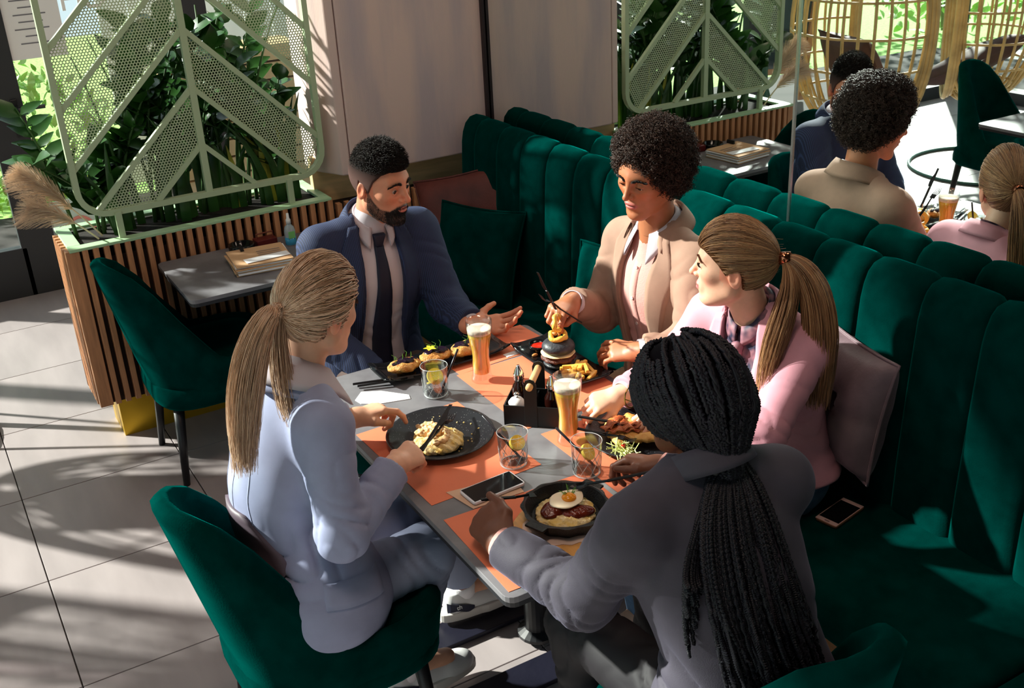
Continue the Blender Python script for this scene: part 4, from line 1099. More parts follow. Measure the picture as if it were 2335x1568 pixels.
def shirtneck(sf,Fr,sk,hgt,r):
    up=Fr[5][:,2]; a=Fr[4]-up*.06+Fr[5][:,1]*.004; b_=Fr[4]+sk['ax']*hgt
    return lambda p: smin(sf(p),cap_(p,a,b_,r+.012,r),.02)
def build_jacket(sk,m,parent,o3,v,fem=0,hemdrop=.14,flare=0,seed=0,res=.0065,g=.012,name='blazer',wrk=1.0):
    f,body,arms,Fr=jacket_sdf(sk,g,fem,hemdrop,flare,seed=seed,wrk=wrk)
    vv=v(Fr)
    def fc(p): return smax(f(p),-vv(p),.004)
    pts=[sk[k] for k in ('hip','neck','shR','shL','elR','elL','wrR','wrL')]
    V,F=shell(fc,pts,res,.22); o=raw(name,V-o3,F,m,parent,smooth=True); return o,body,fc,Fr

suitnavy=mat('navy_suit',srgb(38,50,92),rough=.8,var=.12,vscale=60,bump=.25,bscale=500,sheen=.25,sheentint=srgb(120,140,190))
def pin(m,c1,c2):  # woven pinstripe in object space
    nt=m.node_tree; N=nt.nodes; L=nt.links; w=N.new('ShaderNodeTexWave'); w.inputs['Scale'].default_value=62; w.bands_direction='X'; w.inputs['Distortion'].default_value=.6
    tc=[n for n in N if n.type=='TEX_COORD'][0]; L.new(tc.outputs['Object'],w.inputs[0]); rp=N.new('ShaderNodeValToRGB'); rp.color_ramp.elements[0].position=.55; rp.color_ramp.elements[1].position=.95
    rp.color_ramp.elements[0].color=(*c1,1); rp.color_ramp.elements[1].color=(*c2,1); L.new(w.outputs[0],rp.inputs[0]); L.new(rp.outputs[0],N['Principled BSDF'].inputs['Base Color'])
pin(suitnavy,srgb(26,34,62),srgb(44,58,96))
white=mat('shirt_white',srgb(196,186,194),rough=.8,bump=.06,bscale=500)
pinksh=mat('shirt_pink',srgb(208,150,142),rough=.8,bump=.2,bscale=200)
beige=mat('beige_blazer',srgb(150,117,100),rough=.85,bump=.12,bscale=500,var=.08,vscale=20)
pinkb=mat('pink_blazer',srgb(206,144,158),rough=.8,bump=.08,bscale=500,var=.05,vscale=20)
blueb=mat('light_blue_blazer',srgb(146,152,182),rough=.8,bump=.06,bscale=600,var=.06,vscale=20)
liningm=mat('grey_lining',srgb(92,80,90),rough=.5)
charc=mat('charcoal_blazer',srgb(66,62,74),rough=.75,bump=.12,bscale=400,var=.12,vscale=16,sheen=.35,sheentint=srgb(150,150,180))
tiem=mat('tie_navy',srgb(16,20,44),rough=.6)
blacks=mat('shoe_black',(.01,.01,.01),rough=.3); sole_b=mat('sole_black',(.015,.015,.015),rough=.6)
denim=mat('denim',srgb(70,98,130),rough=.8,var=.25,vscale=40,bump=.3,bscale=300)
btn=mat('button_dark',srgb(30,28,40),rough=.3); btnw=mat('button_pearl',srgb(225,200,195),rough=.3)
hm_=hairmat('hair_strands',.38); hmd=hairmat('hair_dark',.5,.35); hcap=hairmat('hair_base',.95,.05)
DK=(.012,.009,.008)

# ---------- man in the navy suit ----------
def man_navy():
    sk=dict(hip=(1.215,3.16,.56),waist=(1.215,3.15,.74),chest=(1.225,3.11,.90),neck=(1.235,3.085,1.085),shR=(1.065,3.10,1.035),shL=(1.400,3.09,1.030),
        elR=(1.005,3.02,.78),wrR=(1.12,2.86,.665),elL=(1.435,2.98,.790),wrL=(1.425,2.785,.785),
        hpR=(1.13,3.14,.54),hpL=(1.30,3.14,.54),knR=(1.10,2.70,.54),knL=(1.34,2.70,.54),anR=(1.10,2.72,.10),anL=(1.34,2.72,.10),toe=(0,-1,0),w=1.06)
    e=empty('person',(1.22,3.15,0),label='bearded man in a navy pinstripe suit and dark tie facing the viewer',cat='person'); o3=np.array([1.22,3.15,0])
    H=Head((1.262,3.035,1.222),(.43,-.89,-.13),roll=.03,sc=.99)
    base=srgb(206,138,108); beardc=np.array(srgb(34,25,25))
    def stub(q):
        az=np.abs(np.arctan2(q[:,0],q[:,1])); low=np.interp(az,[0,.28,.5,.9,1.2,1.45],[-.040,-.044,-.060,-.052,-.030,.0])
        m=np.clip((low-q[:,2])/.006,0,1)*(q[:,1]>.000)*np.clip((q[:,2]+.114)/.008,0,1)*(az<1.5)
        lip=((q[:,0]/.021)**2+((q[:,2]+.0575)/.0095)**2)<1
        cl=np.clip((hl(q)-q[:,2]),-1,1); h=np.clip((q[:,2]-hl(q)+.004)/.012,0,1)*(az>.9)
        return np.clip(m*(~lip),0,1)*(.72+.25*(q[:,1]>.06))+h*.6*(m<.1)
    hl=hl_fn(.062,.052,-.012,.024,-.050)
    colorf=lambda V: H.color(V,base,srgb(190,110,98),None,stub,beardc)
    hL=hand_sdf(sk['wrL'],(.90,-.42,-.08),(.20,.50,-.80),1,[.35,.5,.6,.7],.95,fore=sk['elL'],thumb=[(.024,.018,.0),(.050,.036,-.004),(.070,.056,-.006),(.082,.074,-.006)])
    hR=hand_sdf(sk['wrR'],(.3,-.85,-.2),(0,-.2,.95),-1,[.5,.5,.5,.5],.98,fore=sk['elR'])
    body,headf=make_body(sk,H,base,colorf,[(hR,sk['wrR']),(hL,sk['wrL'])],e,o3)
    v=lambda Fr: union_v(vband(Fr,[-.75,-.50,-.3,-.02,.12],[.115,.085,.07,.062,.06]),neckhole(Fr,.062))
    jk,jf,jfc,Fr=build_jacket(sk,suitnavy,e,o3,v,hemdrop=.14,seed=1,name='suit_jacket')
    sf,_,_,_=jacket_sdf(sk,-.006,0,.12,sleeves=False,seed=2,wrk=.8)
    sfc=shirtneck(sf,Fr,sk,.026,.056)
    V,F=shell(sfc,[sk['hip'],sk['neck'],sk['shR'],sk['shL']],.009,.16); sh=raw('shirt',V-o3,F,white,e,smooth=True)
    collar(Fr,white,sh,o3,'shirt_collar',.053,.018,a0=.42,fall=.028,point=.034,lift=.002,tilt=.40,frontdrop=.042)
    drape(sfc,Fr,[(-.014,-.03),(-.022,-.12),(-.036,-.33),(-.042,-.53)],[(.014,-.03),(.022,-.12),(.030,-.33),(.034,-.53)],tiem,'tie',e,o3,n=18,k=5,off=.003,th=.003)
    kn=surf(sfc,Fr,0,-.022,.008); mb=MB(); R2=Fr[5]; mb.prism([(-.021,.02),(.021,.02),(.012,-.022),(-.012,-.022)],-.009,.010,R=np.stack([R2[:,0],R2[:,2],R2[:,1]],1),c=kn-o3); mb.build('tie_knot',tiem,e,bev=.004,smooth=True)
    for s in (-1,1):
        drape(jf,Fr,[(s*.060,.022),(s*.066,-.06),(s*.073,-.2),(s*.084,-.42)],[(s*.090,.018),(s*.122,-.045),(s*.135,-.12),(s*.088,-.425)],suitnavy,'lapel',jk,o3,n=20,k=6,off=.001,th=.005)
    collar(Fr,suitnavy,jk,o3,'jacket_collar',.074,.012,a0=.95,fall=.045,point=0,lift=.012,tilt=.40,frontdrop=.055)
    button(surf(jf,Fr,-.112,-.50,.004),-Fr[5][:,1]*-1,btn,jk,o3,.010)
    for i,(E,Wp) in enumerate(((sk['elL'],sk['wrL']),(sk['elR'],sk['wrR']))): cuffring(E,Wp,.036,white,sh,o3,'shirt_cuff')
    trousers(sk,mat('brown_trousers',srgb(70,48,42),rough=.8,bump=.2,bscale=200),e,o3,seed=3)
    for A in ('anR','anL'): shoe(np.array(sk[A])*1.0,sk['toe'],blacks,sole_b,e,o3)
    # hair
    f=haircap(H,hl,.0045,.0,500,.0028,top=.012); c=H.c; V,F=isosurf(f,c-.16,c+.18,.003); qv=H.loc(V); kz=np.clip((qv[:,2]-.020)/.045,0,1)[:,None]; cap=raw('hair',V-o3,F,hcap,e,smooth=True,col=np.array(srgb(88,66,62))*(1-kz)+np.array(DK)*kz)
    g=np.random.default_rng(1); P,q=roots(H,f,hl,11000,2,margin=-.006); N_=P-H.w((0,-.012,.02)); N_/=np.linalg.norm(N_,axis=1)[:,None]
    L=np.clip((q[:,2]-.045)/.05,0.12,1)*.016; dirn=(N_*.55+(H.R@np.array([.15,.75,.15]))+g.normal(size=P.shape)*.25); dirn/=np.linalg.norm(dirn,axis=1)[:,None]
    t=np.linspace(0,1,4)[None,:,None]; paths=P[:,None]-N_[:,None]*.002+dirn[:,None]*L[:,None,None]*t+N_[:,None]*(.35*L[:,None,None]*np.sin(PI*t*.8))
    V,F,C=strands(paths,np.array([.0006,.0007,.0005,.0002]),np.array(DK)*g.uniform(.5,2.2,(len(P),1))); o=raw('hair_strands',V-o3,F,hmd,cap,col=C); o['kind']='stuff'
    # beard
    D=g.normal(size=(30000,3)); D/=np.linalg.norm(D,axis=1)[:,None]; D=D[(D[:,1]>-.1)&(D[:,2]<.1)]; Cc=H.w((0,.01,-.03)); Wd=D@H.R.T; P=march(H.sdf,Cc+Wd*.17,-Wd,26); q=H.loc(P.astype(np.float32))
    k=stub(q)*(q[:,2]<.0); dens=np.where((q[:,1]>.055),1.0,.5); ok=(k>.5)&(g.uniform(size=len(P))<dens); P=P[ok];q=q[ok]; Wn=Wd[ok]
    dn=Wn*.55+(H.R@np.array([0,.1,-.85]))+g.normal(size=P.shape)*.18; dn/=np.linalg.norm(dn,axis=1)[:,None]; L=np.where(q[:,1]>.06,.0085,.0042)
    paths=P[:,None]-Wn[:,None]*.0012+dn[:,None]*L[:,None,None]*np.linspace(0,1,3)[None,:,None]
    V,F,C=strands(paths,np.array([.0006,.0006,.00015]),np.array((.014,.010,.010))*g.uniform(.6,2.0,(len(P),1))); o=raw('beard',V-o3,F,hmd,e,col=C); o['kind']='stuff'
    eyes(H,e,o3,(.03,.015,.008),(.15,1,-.12)); lids_brows(H,e,o3,headf,hmd,DK,1.25,ang=.15)
    return e
# ---------- man in the beige blazer ----------
def man_beige():
    sk=dict(hip=(1.93,2.42,.55),waist=(1.925,2.42,.73),chest=(1.89,2.42,.91),neck=(1.866,2.412,1.110),shR=(1.875,2.585,1.030),shL=(1.885,2.245,1.045),
        elR=(1.785,2.60,.800),wrR=(1.612,2.495,.912),elL=(1.80,2.165,.830),wrL=(1.668,2.235,.832),
        hpR=(1.90,2.50,.53),hpL=(1.90,2.33,.53),knR=(1.52,2.56,.54),knL=(1.52,2.30,.54),anR=(1.56,2.56,.10),anL=(1.56,2.30,.10),toe=(-1,0,0),w=.98)
    e=empty('person',(1.92,2.42,0),label='man with a big dark afro in a beige blazer and pale pink shirt',cat='person'); o3=np.array([1.92,2.42,0])
    H=Head((1.816,2.392,1.290),(-.92,-.26,-.20),roll=-.10,sc=.97)
    base=srgb(172,106,72)
    H.eo=-.0015; H.eh=.0034
    colorf=lambda V: H.color(V,base,srgb(176,94,86),None,cheek=(1.1,.88,.84))
    th=[(.022,.022,-.010),(.040,.050,-.024),(.034,.078,-.036),(.020,.094,-.042)]
    hR=hand_sdf(sk['wrR'],(-.88,-.40,.05),(-.25,-.25,.9),-1,[1.1,1.3,1.4,1.5],.95,thumb=th,fore=sk['elR'])
    hL=hand_sdf(sk['wrL'],(-.50,.82,-.12),(-.35,-.35,.86),1,[.45,.5,.55,.6],.95,fore=sk['elL'],thumb=[(.022,.022,-.008),(.038,.046,-.022),(.046,.070,-.036),(.048,.092,-.044)])
    body,headf=make_body(sk,H,base,colorf,[(hR,sk['wrR']),(hL,sk['wrL'])],e,o3)
    v=lambda Fr: union_v(vband(Fr,[-.75,-.50,-.3,-.02,.12],[.085,.070,.062,.066,.065]),neckhole(Fr,.062))
    jk,jf,jfc,Fr=build_jacket(sk,beige,e,o3,v,hemdrop=.15,seed=11)
    sf,_,_,_=jacket_sdf(sk,-.004,0,.12,sleeves=False,seed=12,wrk=.8)
    sfc=shirtneck(sf,Fr,sk,.004,.053)
    V,F=shell(sfc,[sk['hip'],sk['neck'],sk['shR'],sk['shL']],.009,.16); sh=raw('shirt',V-o3,F,pinksh,e,smooth=True)
    drape(sf,Fr,[(-.014,-.05),(-.014,-.53)],[(.016,-.05),(.016,-.53)],pinksh,'button_placket',sh,o3,n=22,k=3,off=-.001,th=.002)
    for w in (-.09,-.18,-.27,-.36,-.45): button(surf(sf,Fr,0,w,.001),Fr[5][:,1],btnw,sh,o3,.0055,.003)
    collar(Fr,white,sh,o3,'shirt_collar',.054,.022,a0=.50,fall=.034,point=.050,lift=.002,tilt=.55,frontdrop=.05)
    for s in (-1,1):
        drape(jf,Fr,[(s*.061,.022),(s*.066,-.06),(s*.066,-.2),(s*.070,-.40)],[(s*.092,.018),(s*.125,-.045),(s*.138,-.12),(s*.074,-.405)],beige,'lapel',jk,o3,n=20,k=6,off=.001,th=.005)
    collar(Fr,beige,jk,o3,'jacket_collar',.074,.014,a0=.95,fall=.048,point=0,lift=.014,tilt=.42,frontdrop=.055)
    drape(jf,Fr,[(.085,-.27),(.155,-.27)],[(.085,-.285),(.155,-.285)],beige,'pocket_welt',jk,o3,n=6,k=3,off=.0,th=.003)
    for E,Wp in ((sk['elL'],sk['wrL']),(sk['elR'],sk['wrR'])): cuffring(E,Wp,.037,white,sh,o3,'shirt_cuff',L=.03,out=.016)
    trousers(sk,mat('khaki_trousers',srgb(150,118,92),rough=.85,bump=.2,bscale=200),e,o3,seed=13)
    for A in ('anR','anL'): shoe(np.array(sk[A])*1.0,sk['toe'],mat('shoe_brown',srgb(60,36,24),rough=.4),sole_b,e,o3)
    # afro
    def f(p):
        q=H.loc(p); d=ell_(q,(0,-.034,.048),(.120,.110,.098)); d=smin(d,ell_(q,(0,.022,.088),(.080,.054,.050)),.03); d=smin(d,ell_(q,(0,-.055,-.01),(.105,.075,.075)),.04)
        d=d+.005*wob(q,np.float32(75),1)+.003*wob(q,np.float32(150),3)
        d=smax(d,-(ell_(q,(0,.118,-.006),(.074,.078,.084))),.010)
        return d*H.sc
    c=H.c+H.R@np.array([0,0,.04]); V,F=isosurf(f,c-.20,c+.20,.005); cap=raw('hair',V-o3,F,hcap,e,smooth=True,col=np.tile((.016,.008,.006),(len(V),1)))
    g=np.random.default_rng(5); n=7600; D=g.normal(size=(n,3)); D/=np.linalg.norm(D,axis=1)[:,None]; Cc=H.w((0,-.02,.05)); Wd=D@H.R.T; P=march(f,Cc+Wd*.24,-Wd,44)
    q=H.loc(P.astype(np.float32)); ok=~((q[:,2]<-.02)&(q[:,1]>.03)); P=P[ok]; Wd=Wd[ok]; n=len(P)
    ax=Wd+g.normal(size=(n,3))*.45; ax/=np.linalg.norm(ax,axis=1)[:,None]; u=np.cross(ax,g.normal(size=(n,3))); u/=np.linalg.norm(u,axis=1)[:,None]; w=np.cross(ax,u)
    m=13; t=np.linspace(0,1,m)[None,:,None]; tr=g.uniform(1.6,2.6,(n,1,1)); rr=g.uniform(.0028,.0058,(n,1,1)); L=g.uniform(.010,.026,(n,1,1))
    paths=P[:,None]-Wd[:,None]*.004+ax[:,None]*L*t+(u[:,None]*np.cos(2*PI*tr*t)+w[:,None]*np.sin(2*PI*tr*t))*rr
    col=np.array((.040,.020,.014))*g.uniform(.35,1.6,(n,1)); V,F,C=strands(paths,.00075,col); o=raw('curls',V-o3,F,hmd,cap,col=C); o['kind']='stuff'
    eyes(H,e,o3,(.02,.010,.006),(-.05,1,-.30)); lids_brows(H,e,o3,headf,hmd,DK,1.3,ang=.55,close=.75)
    # forehead creases
    return e
# ---------- woman in the pink blazer ----------
def ponytail(H,hl,e,o3,T,ctrl,base,tone2,seed,ntail=1100,nscalp=2600,tie=None,tr=(.016,.052),wisps=60,taildrop=None,lift=.004,sag=.01):
    f=haircap(H,hl,.0060,.0,0,top=.006); c=H.c; V,F=isosurf(f,c-.16,c+.18,.0032)
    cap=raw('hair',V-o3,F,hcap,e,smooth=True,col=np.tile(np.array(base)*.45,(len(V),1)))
    P,q=roots(H,f,hl,nscalp,seed,margin=-.003); T=np.array(T,float)
    # extra strands starting right at the hairline
    paths=surfpaths(H,f,P,T,12,lift,seed,sag=sag)
    rad=np.array([.0006]+[.0011]*10+[.0009])
    V1=groom(paths,rad,base,seed,.32,tone2)
    tp=tail(T,ctrl,ntail,24,tr[0],tr[1],seed+1); V2=groom(tp,np.linspace(.0013,.0004,24),base,seed+2,.32,tone2)
    g=np.random.default_rng(seed+9); k=g.choice(len(P),wisps); wp=P[k][:,None]+((P[k]-H.c)/np.linalg.norm(P[k]-H.c,axis=1)[:,None])[:,None]*(np.linspace(0,1,8)[None,:,None]**1.3*g.uniform(.006,.022,(wisps,1,1)))+ (T-P[k])[:,None]*np.linspace(0,.35,8)[None,:,None]
    V3=groom(wp,.00035,base,seed+3,.2,tone2)
    V_,F_,C_=merge([V1,V3]); o=raw('hair_strands',V_-o3,F_,hm_,cap,col=C_); o['kind']='stuff'
    o=raw('ponytail',V2[0]-o3,V2[1],hm_,e,col=V2[2]); o['kind']='stuff'
    return cap,f
def woman_pink():
    sk=dict(hip=(1.90,1.92,.545),waist=(1.90,1.925,.72),chest=(1.855,1.925,.86),neck=(1.815,1.935,1.015),shR=(1.80,2.085,.965),shL=(1.865,1.790,.950),
        elR=(1.655,2.10,.825),wrR=(1.480,2.065,.825),elL=(1.690,1.745,.790),wrL=(1.53,1.90,.820),
        hpR=(1.87,2.0,.52),hpL=(1.87,1.84,.52),knR=(1.50,2.06,.53),knL=(1.50,1.86,.53),anR=(1.56,2.05,.10),anL=(1.56,1.87,.10),toe=(-1,0,0),w=.94)
    e=empty('person',(1.89,1.92,0),label='woman in a pink blazer with a long golden brown ponytail, seen from the side',cat='person'); o3=np.array([1.89,1.92,0])
    H=Head((1.752,1.946,1.156),(-.63,.78,.03),roll=.02,sc=.95,fem=1)
    base=srgb(232,180,152)
    colorf=lambda V: H.color(V,base,srgb(205,110,108),None,cheek=(1.08,.86,.84))
    hR=hand_sdf(sk['wrR'],(-.95,.22,-.16),(-.15,-.35,.92),-1,[.75,.9,1.0,1.1],.88,fore=sk['elR'],thumb=[(.022,.022,-.008),(.042,.046,-.020),(.046,.070,-.034),(.040,.090,-.046)])
    hL=hand_sdf(sk['wrL'],(-.75,.45,-.1),(0,-.2,.95),1,[.9,1.1,1.2,1.3],.88,fore=sk['elL'])
    body,headf=make_body(sk,H,base,colorf,[(hR,sk['wrR']),(hL,sk['wrL'])],e,o3,fem=1)
    v=lambda Fr: union_v(vband(Fr,[-.34,-.30,-.18,-.02,.12],[.0,.006,.045,.062,.06]),neckhole(Fr,.054))
    jk,jf,jfc,Fr=build_jacket(sk,pinkb,e,o3,v,fem=1,hemdrop=-.005,flare=.012,seed=21)
    blouse=mat('patterned_blouse',srgb(30,28,56),rough=.6,col2=srgb(150,100,110),vscale=38,detail=1)
    sf,_,_,_=jacket_sdf(sk,-.004,1,.10,sleeves=False,seed=22,wrk=.6)
    sfc=shirtneck(sf,Fr,sk,.012,.046)
    V,F=shell(sfc,[sk['hip'],sk['neck'],sk['shR'],sk['shL']],.009,.16); sh=raw('blouse',V-o3,F,blouse,e,smooth=True)
    collar(Fr,blouse,sh,o3,'neck_scarf',.050,.014,a0=.12,fall=.022,point=.02,lift=.010,tilt=.35,frontdrop=.055)
    mb=MB(); k=surf(sf,Fr,0,-.045,.010)-o3; R2=Fr[5]; mb.tube(bez([k,k+R2[:,1]*.02-R2[:,2]*.05+R2[:,0]*.01,k-R2[:,2]*.13+R2[:,0]*.018],9),[.012,.017,.016,.015,.015,.016,.017,.018,.012],n=8); mb.lathe([(0.001,-.016),(.014,-.01),(.017,0),(.014,.01),(.001,.016)],c=k,n=12); mb.build('scarf_bow',blouse,sh,smooth=True)
    for s in (-1,1):
        drape(jf,Fr,[(s*.056,.020),(s*.062,-.06),(s*.048,-.18),(s*.006,-.33)],[(s*.084,.014),(s*.115,-.05),(s*.120,-.11),(s*.016,-.335)],pinkb,'lapel',jk,o3,n=18,k=6,off=.001,th=.004)
    collar(Fr,pinkb,jk,o3,'jacket_collar',.066,.012,a0=.95,fall=.040,point=0,lift=.008,tilt=.40,frontdrop=.05)
    cuffring(sk['elR'],sk['wrR'],.033,white,jk,o3,'cuff',L=.03,out=.010)
    trousers(sk,denim,e,o3,fem=1,seed=23,name='jeans')
    for A in ('anR','anL'): shoe(np.array(sk[A])*1.0,sk['toe'],blacks,sole_b,e,o3)
    hl=hl_fn(.050,.040,-.004,.020,-.060)
    T=H.w((0,-.122,.036)); 
    ctrl=[T+np.array([.075,-.085,-.02]),T+np.array([.055,-.095,-.22]),np.array([1.865,1.745,.80])]
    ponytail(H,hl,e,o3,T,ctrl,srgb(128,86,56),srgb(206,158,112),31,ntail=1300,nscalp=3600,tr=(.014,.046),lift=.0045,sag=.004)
    # side lock falling over the shoulder in front
    tp=tail(T,[T+np.array([.02,-.07,-.06]),np.array([1.76,1.83,1.00]),np.array([1.735,1.80,.84])],420,20,.010,.034,77); V,F,C=groom(tp,np.linspace(.0012,.0004,20),srgb(128,86,56),78,.3,srgb(206,158,112)); o=raw('ponytail',V-o3,F,hm_,e,col=C); o['kind']='stuff'
    a=vnorm(H.R@np.array([0,-1,.15])); mb=MB(); mb.tube([T-a*.012-o3,T+a*.020-o3],[.0165,.0165],n=20,caps=False); o=mb.build('hair_clasp',mat('copper_clasp',srgb(190,120,90),rough=.15,metal=1),e,smooth=True); md=o.modifiers.new('s','SOLIDIFY'); md.thickness=.002
    eyes(H,e,o3,(.10,.12,.10),(.1,1,-.05)); lids_brows(H,e,o3,headf,hm_,srgb(110,70,44),.7,female=True)
    return e
# ---------- woman in the light blue blazer ----------
def woman_blue():
    sk=dict(hip=(.600,2.14,.555),waist=(.575,2.175,.73),chest=(.610,2.185,.90),neck=(.660,2.195,1.065),shR=(.655,2.035,1.005),shL=(.615,2.370,1.005),
        elR=(.640,1.965,.765),wrR=(.822,2.060,.838),elL=(.68,2.44,.80),wrL=(.835,2.345,.835),
        hpR=(.62,2.08,.53),hpL=(.62,2.26,.53),knR=(.90,2.10,.54),knL=(1.02,2.26,.54),anR=(.845,2.19,.125),anL=(1.14,2.415,.125),toe=(1,.0,0),w=.95)
    e=empty('person',(.62,2.17,0),label='woman in a light blue blazer with a long blonde ponytail, her back to the viewer',cat='person'); o3=np.array([.62,2.17,0])
    H=Head((.716,2.160,1.225),(.90,.40,-.16),roll=.03,sc=.95,fem=1)
    base=srgb(226,170,140)
    colorf=lambda V: H.color(V,base,srgb(205,110,108),None,cheek=(1.08,.86,.84))
    hR=hand_sdf(sk['wrR'],(.90,.40,.0),(-.05,-.50,.86),-1,[.9,1.15,1.25,1.3],.90,fore=sk['elR'],thumb=[(.022,.022,-.010),(.038,.050,-.024),(.034,.078,-.034),(.024,.098,-.038)])
    hL=hand_sdf(sk['wrL'],(.93,.05,.05),(-.1,.1,.98),1,[.55,1.2,1.45,1.55],.90,fore=sk['elL'],thumb=[(.022,.022,-.008),(.040,.046,-.018),(.044,.072,-.030),(.034,.090,-.040)])
    body,headf=make_body(sk,H,base,colorf,[(hR,sk['wrR']),(hL,sk['wrL'])],e,o3,fem=1)
    v=lambda Fr: union_v(vband(Fr,[-.4,-.34,-.18,-.02,.12],[.0,.01,.045,.062,.06]),neckhole(Fr,.056))
    jk,jf,jfc,Fr=build_jacket(sk,blueb,e,o3,v,fem=1,hemdrop=.185,flare=.040,seed=31,res=.006,wrk=1.2)
    sf,_,_,_=jacket_sdf(sk,-.004,1,.10,sleeves=False,seed=32,wrk=.6)
    sfc=lambda p: smax(sf(p),-cap_(p,Fr[4]+Fr[5][:,2]*.01+Fr[5][:,1]*.03,Fr[4]+Fr[5][:,2]*.2+Fr[5][:,1]*.09,.030,.085),.004)
    V,F=shell(sfc,[sk['hip'],sk['neck'],sk['shR'],sk['shL']],.010,.16); sh=raw('shirt',V-o3,F,white,e,smooth=True)
    collar(Fr,white,sh,o3,'shirt_collar',.060,.026,a0=.6,fall=.060,point=.03,lift=.012,tilt=.62,frontdrop=.05)
    collar(Fr,blueb,jk,o3,'jacket_collar',.078,.008,a0=.95,fall=.045,point=0,lift=-.004,tilt=.46,frontdrop=.055)
    # shoulder and back seams, pocket flap
    R2=Fr[5]
    for s in (-1,1): drape(jf,Fr,[(s*.055,-.10),(s*.065,-.30),(s*.060,-.52)],[(s*.0575,-.10),(s*.0675,-.30),(s*.0625,-.52)],blueb,'back_seam',jk,o3,n=30,k=2,off=-.0005,th=.0015,back=True)
    drape(jf,Fr,[(-.0012,-.02),(-.0012,-.60)],[(.0012,-.02),(.0012,-.60)],blueb,'back_seam',jk,o3,n=34,k=2,off=-.0005,th=.0015,back=True)
    # side pocket flap on her right hip
    c=np.array(sk['hip'])+np.array([.03,-.02,.02]); Rf=np.stack([-R2[:,1],R2[:,0],R2[:,2]],1)
    fr2=list(Fr); fr2[4]=c; fr2[5]=np.stack([vnorm(R2[:,1]),vnorm(R2[:,0]),R2[:,2]],1)
    drape(jf,tuple(fr2),[(-.085,.05),(.07,.065)],[(-.085,-.005),(.07,.01)],blueb,'pocket_flap',jk,o3,n=12,k=5,off=.001,th=.003)
    # dark lining where the vent hangs over the chair back
    drape(jf,Fr,[(-.07,-.30),(-.05,-.45),(.01,-.60)],[(.05,-.31),(.14,-.42),(.11,-.61)],liningm,'lining',jk,o3,n=14,k=9,off=.006,th=.003,back=True)
    trousers(sk,mat('light_blue_trousers',srgb(136,146,172),rough=.8,bump=.06,bscale=600),e,o3,fem=1,seed=33,short=.20)
    ws=mat('sneaker_white',srgb(222,220,220),rough=.6,bump=.05); so_=mat('sneaker_sole',srgb(214,206,200),rough=.7); navyp=mat('sneaker_patch',srgb(26,28,50),rough=.6)
    sock=mat('sock_white',srgb(236,232,236),rough=.9,bump=.3,bscale=300)
    for A,tz in (('anR',(1,.05,0)),('anL',(1,-.02,0))):
        a=np.array(sk[A],float); s,R,b0=shoe(a,tz,ws,so_,e,o3,label='white low sneaker with a dark heel patch')
        mb=MB(); k=vnorm(np.array(sk['kn'+A[-1]])-a); mb.tube([a-k*.02-o3,a+k*.045-o3],[.040,.037],n=20,caps=False); o=mb.build('sock',sock,e,smooth=True); md=o.modifiers.new('s','SOLIDIFY'); md.thickness=.004
        for sx in (-1,1):
            V=[];n=12
            for i in range(n):
                t=i/(n-1); yy=-.068+.085*t; zt=.066-.03*t**1.5; zb_=.030+.008*math.sin(6*t); xw=.0385+.003*math.sin(PI*t) if yy>-.04 else .040*math.sqrt(max(.05,1-((-.04-yy)/.034)**2))
                V+=[R@np.array([sx*xw,yy,zb_])+b0-o3,R@np.array([sx*(xw-.001),yy,zt])+b0-o3]
            raw('heel_patch',V,[(2*i,2*i+1,2*i+3,2*i+2) for i in range(n-1)],navyp,s)
        lc=MB()
        for i in range(4): yy=.04+.022*i; zz=.066-.009*i; lc.tube([R@np.array([x,yy+.004*(x/.02)**2*0,zz-.25*abs(x)**1.0*.35])+b0-o3 for x in np.linspace(-.022,.022,5)],.0028,n=5)
        lc.build('laces',sock,s)
    sd_=text('heel_lettering','th',.022,R@np.array([.0415,-.035,.050])+b0-o3,(PI/2,0,0),mat('white_print',(.85,.85,.85)),e)
    Mx=Matrix(np.stack([R@np.array([0,1.,0]),R@np.array([0,0,1.]),R@np.array([1.,0,0])],1).tolist()); sd_.rotation_euler=Mx.to_euler()
    hl=hl_fn(.046,.034,-.030,.012,-.062)
    T=H.w((0,-.108,.030)); ctrl=[T+np.array([-.085,-.035,.015]),T+np.array([-.125,-.02,-.16]),np.array([.475,2.07,.93])]
    ponytail(H,hl,e,o3,T,ctrl,srgb(172,136,106),srgb(234,204,176),41,ntail=1300,nscalp=3400,tr=(.014,.040),lift=.010,sag=.018)
    tp=tail(T,[T+np.array([-.03,.0,-.05]),np.array([.60,2.12,1.06]),np.array([.60,2.07,1.00])],260,18,.008,.026,87); V,F,C=groom(tp,np.linspace(.0012,.0004,18),srgb(172,136,106),88,.3,srgb(234,204,176)); o=raw('ponytail',V-o3,F,hm_,e,col=C); o['kind']='stuff'
    a=vnorm(H.R@np.array([0,-1,.1])); mb=MB(); u=H.R[:,0]; w=np.cross(a,u); mb.tube([T-o3+(u*math.cos(t)+w*math.sin(t))*.016 for t in np.linspace(0,2*PI,25)[:-1]],.0045,n=8,closed=True); mb.build('hair_tie',mat('yellow_tie',srgb(224,200,130),rough=.6),e,smooth=True)
    eyes(H,e,o3,(.10,.12,.10)); lids_brows(H,e,o3,headf,hm_,srgb(110,80,60),.7,female=True)
    return e
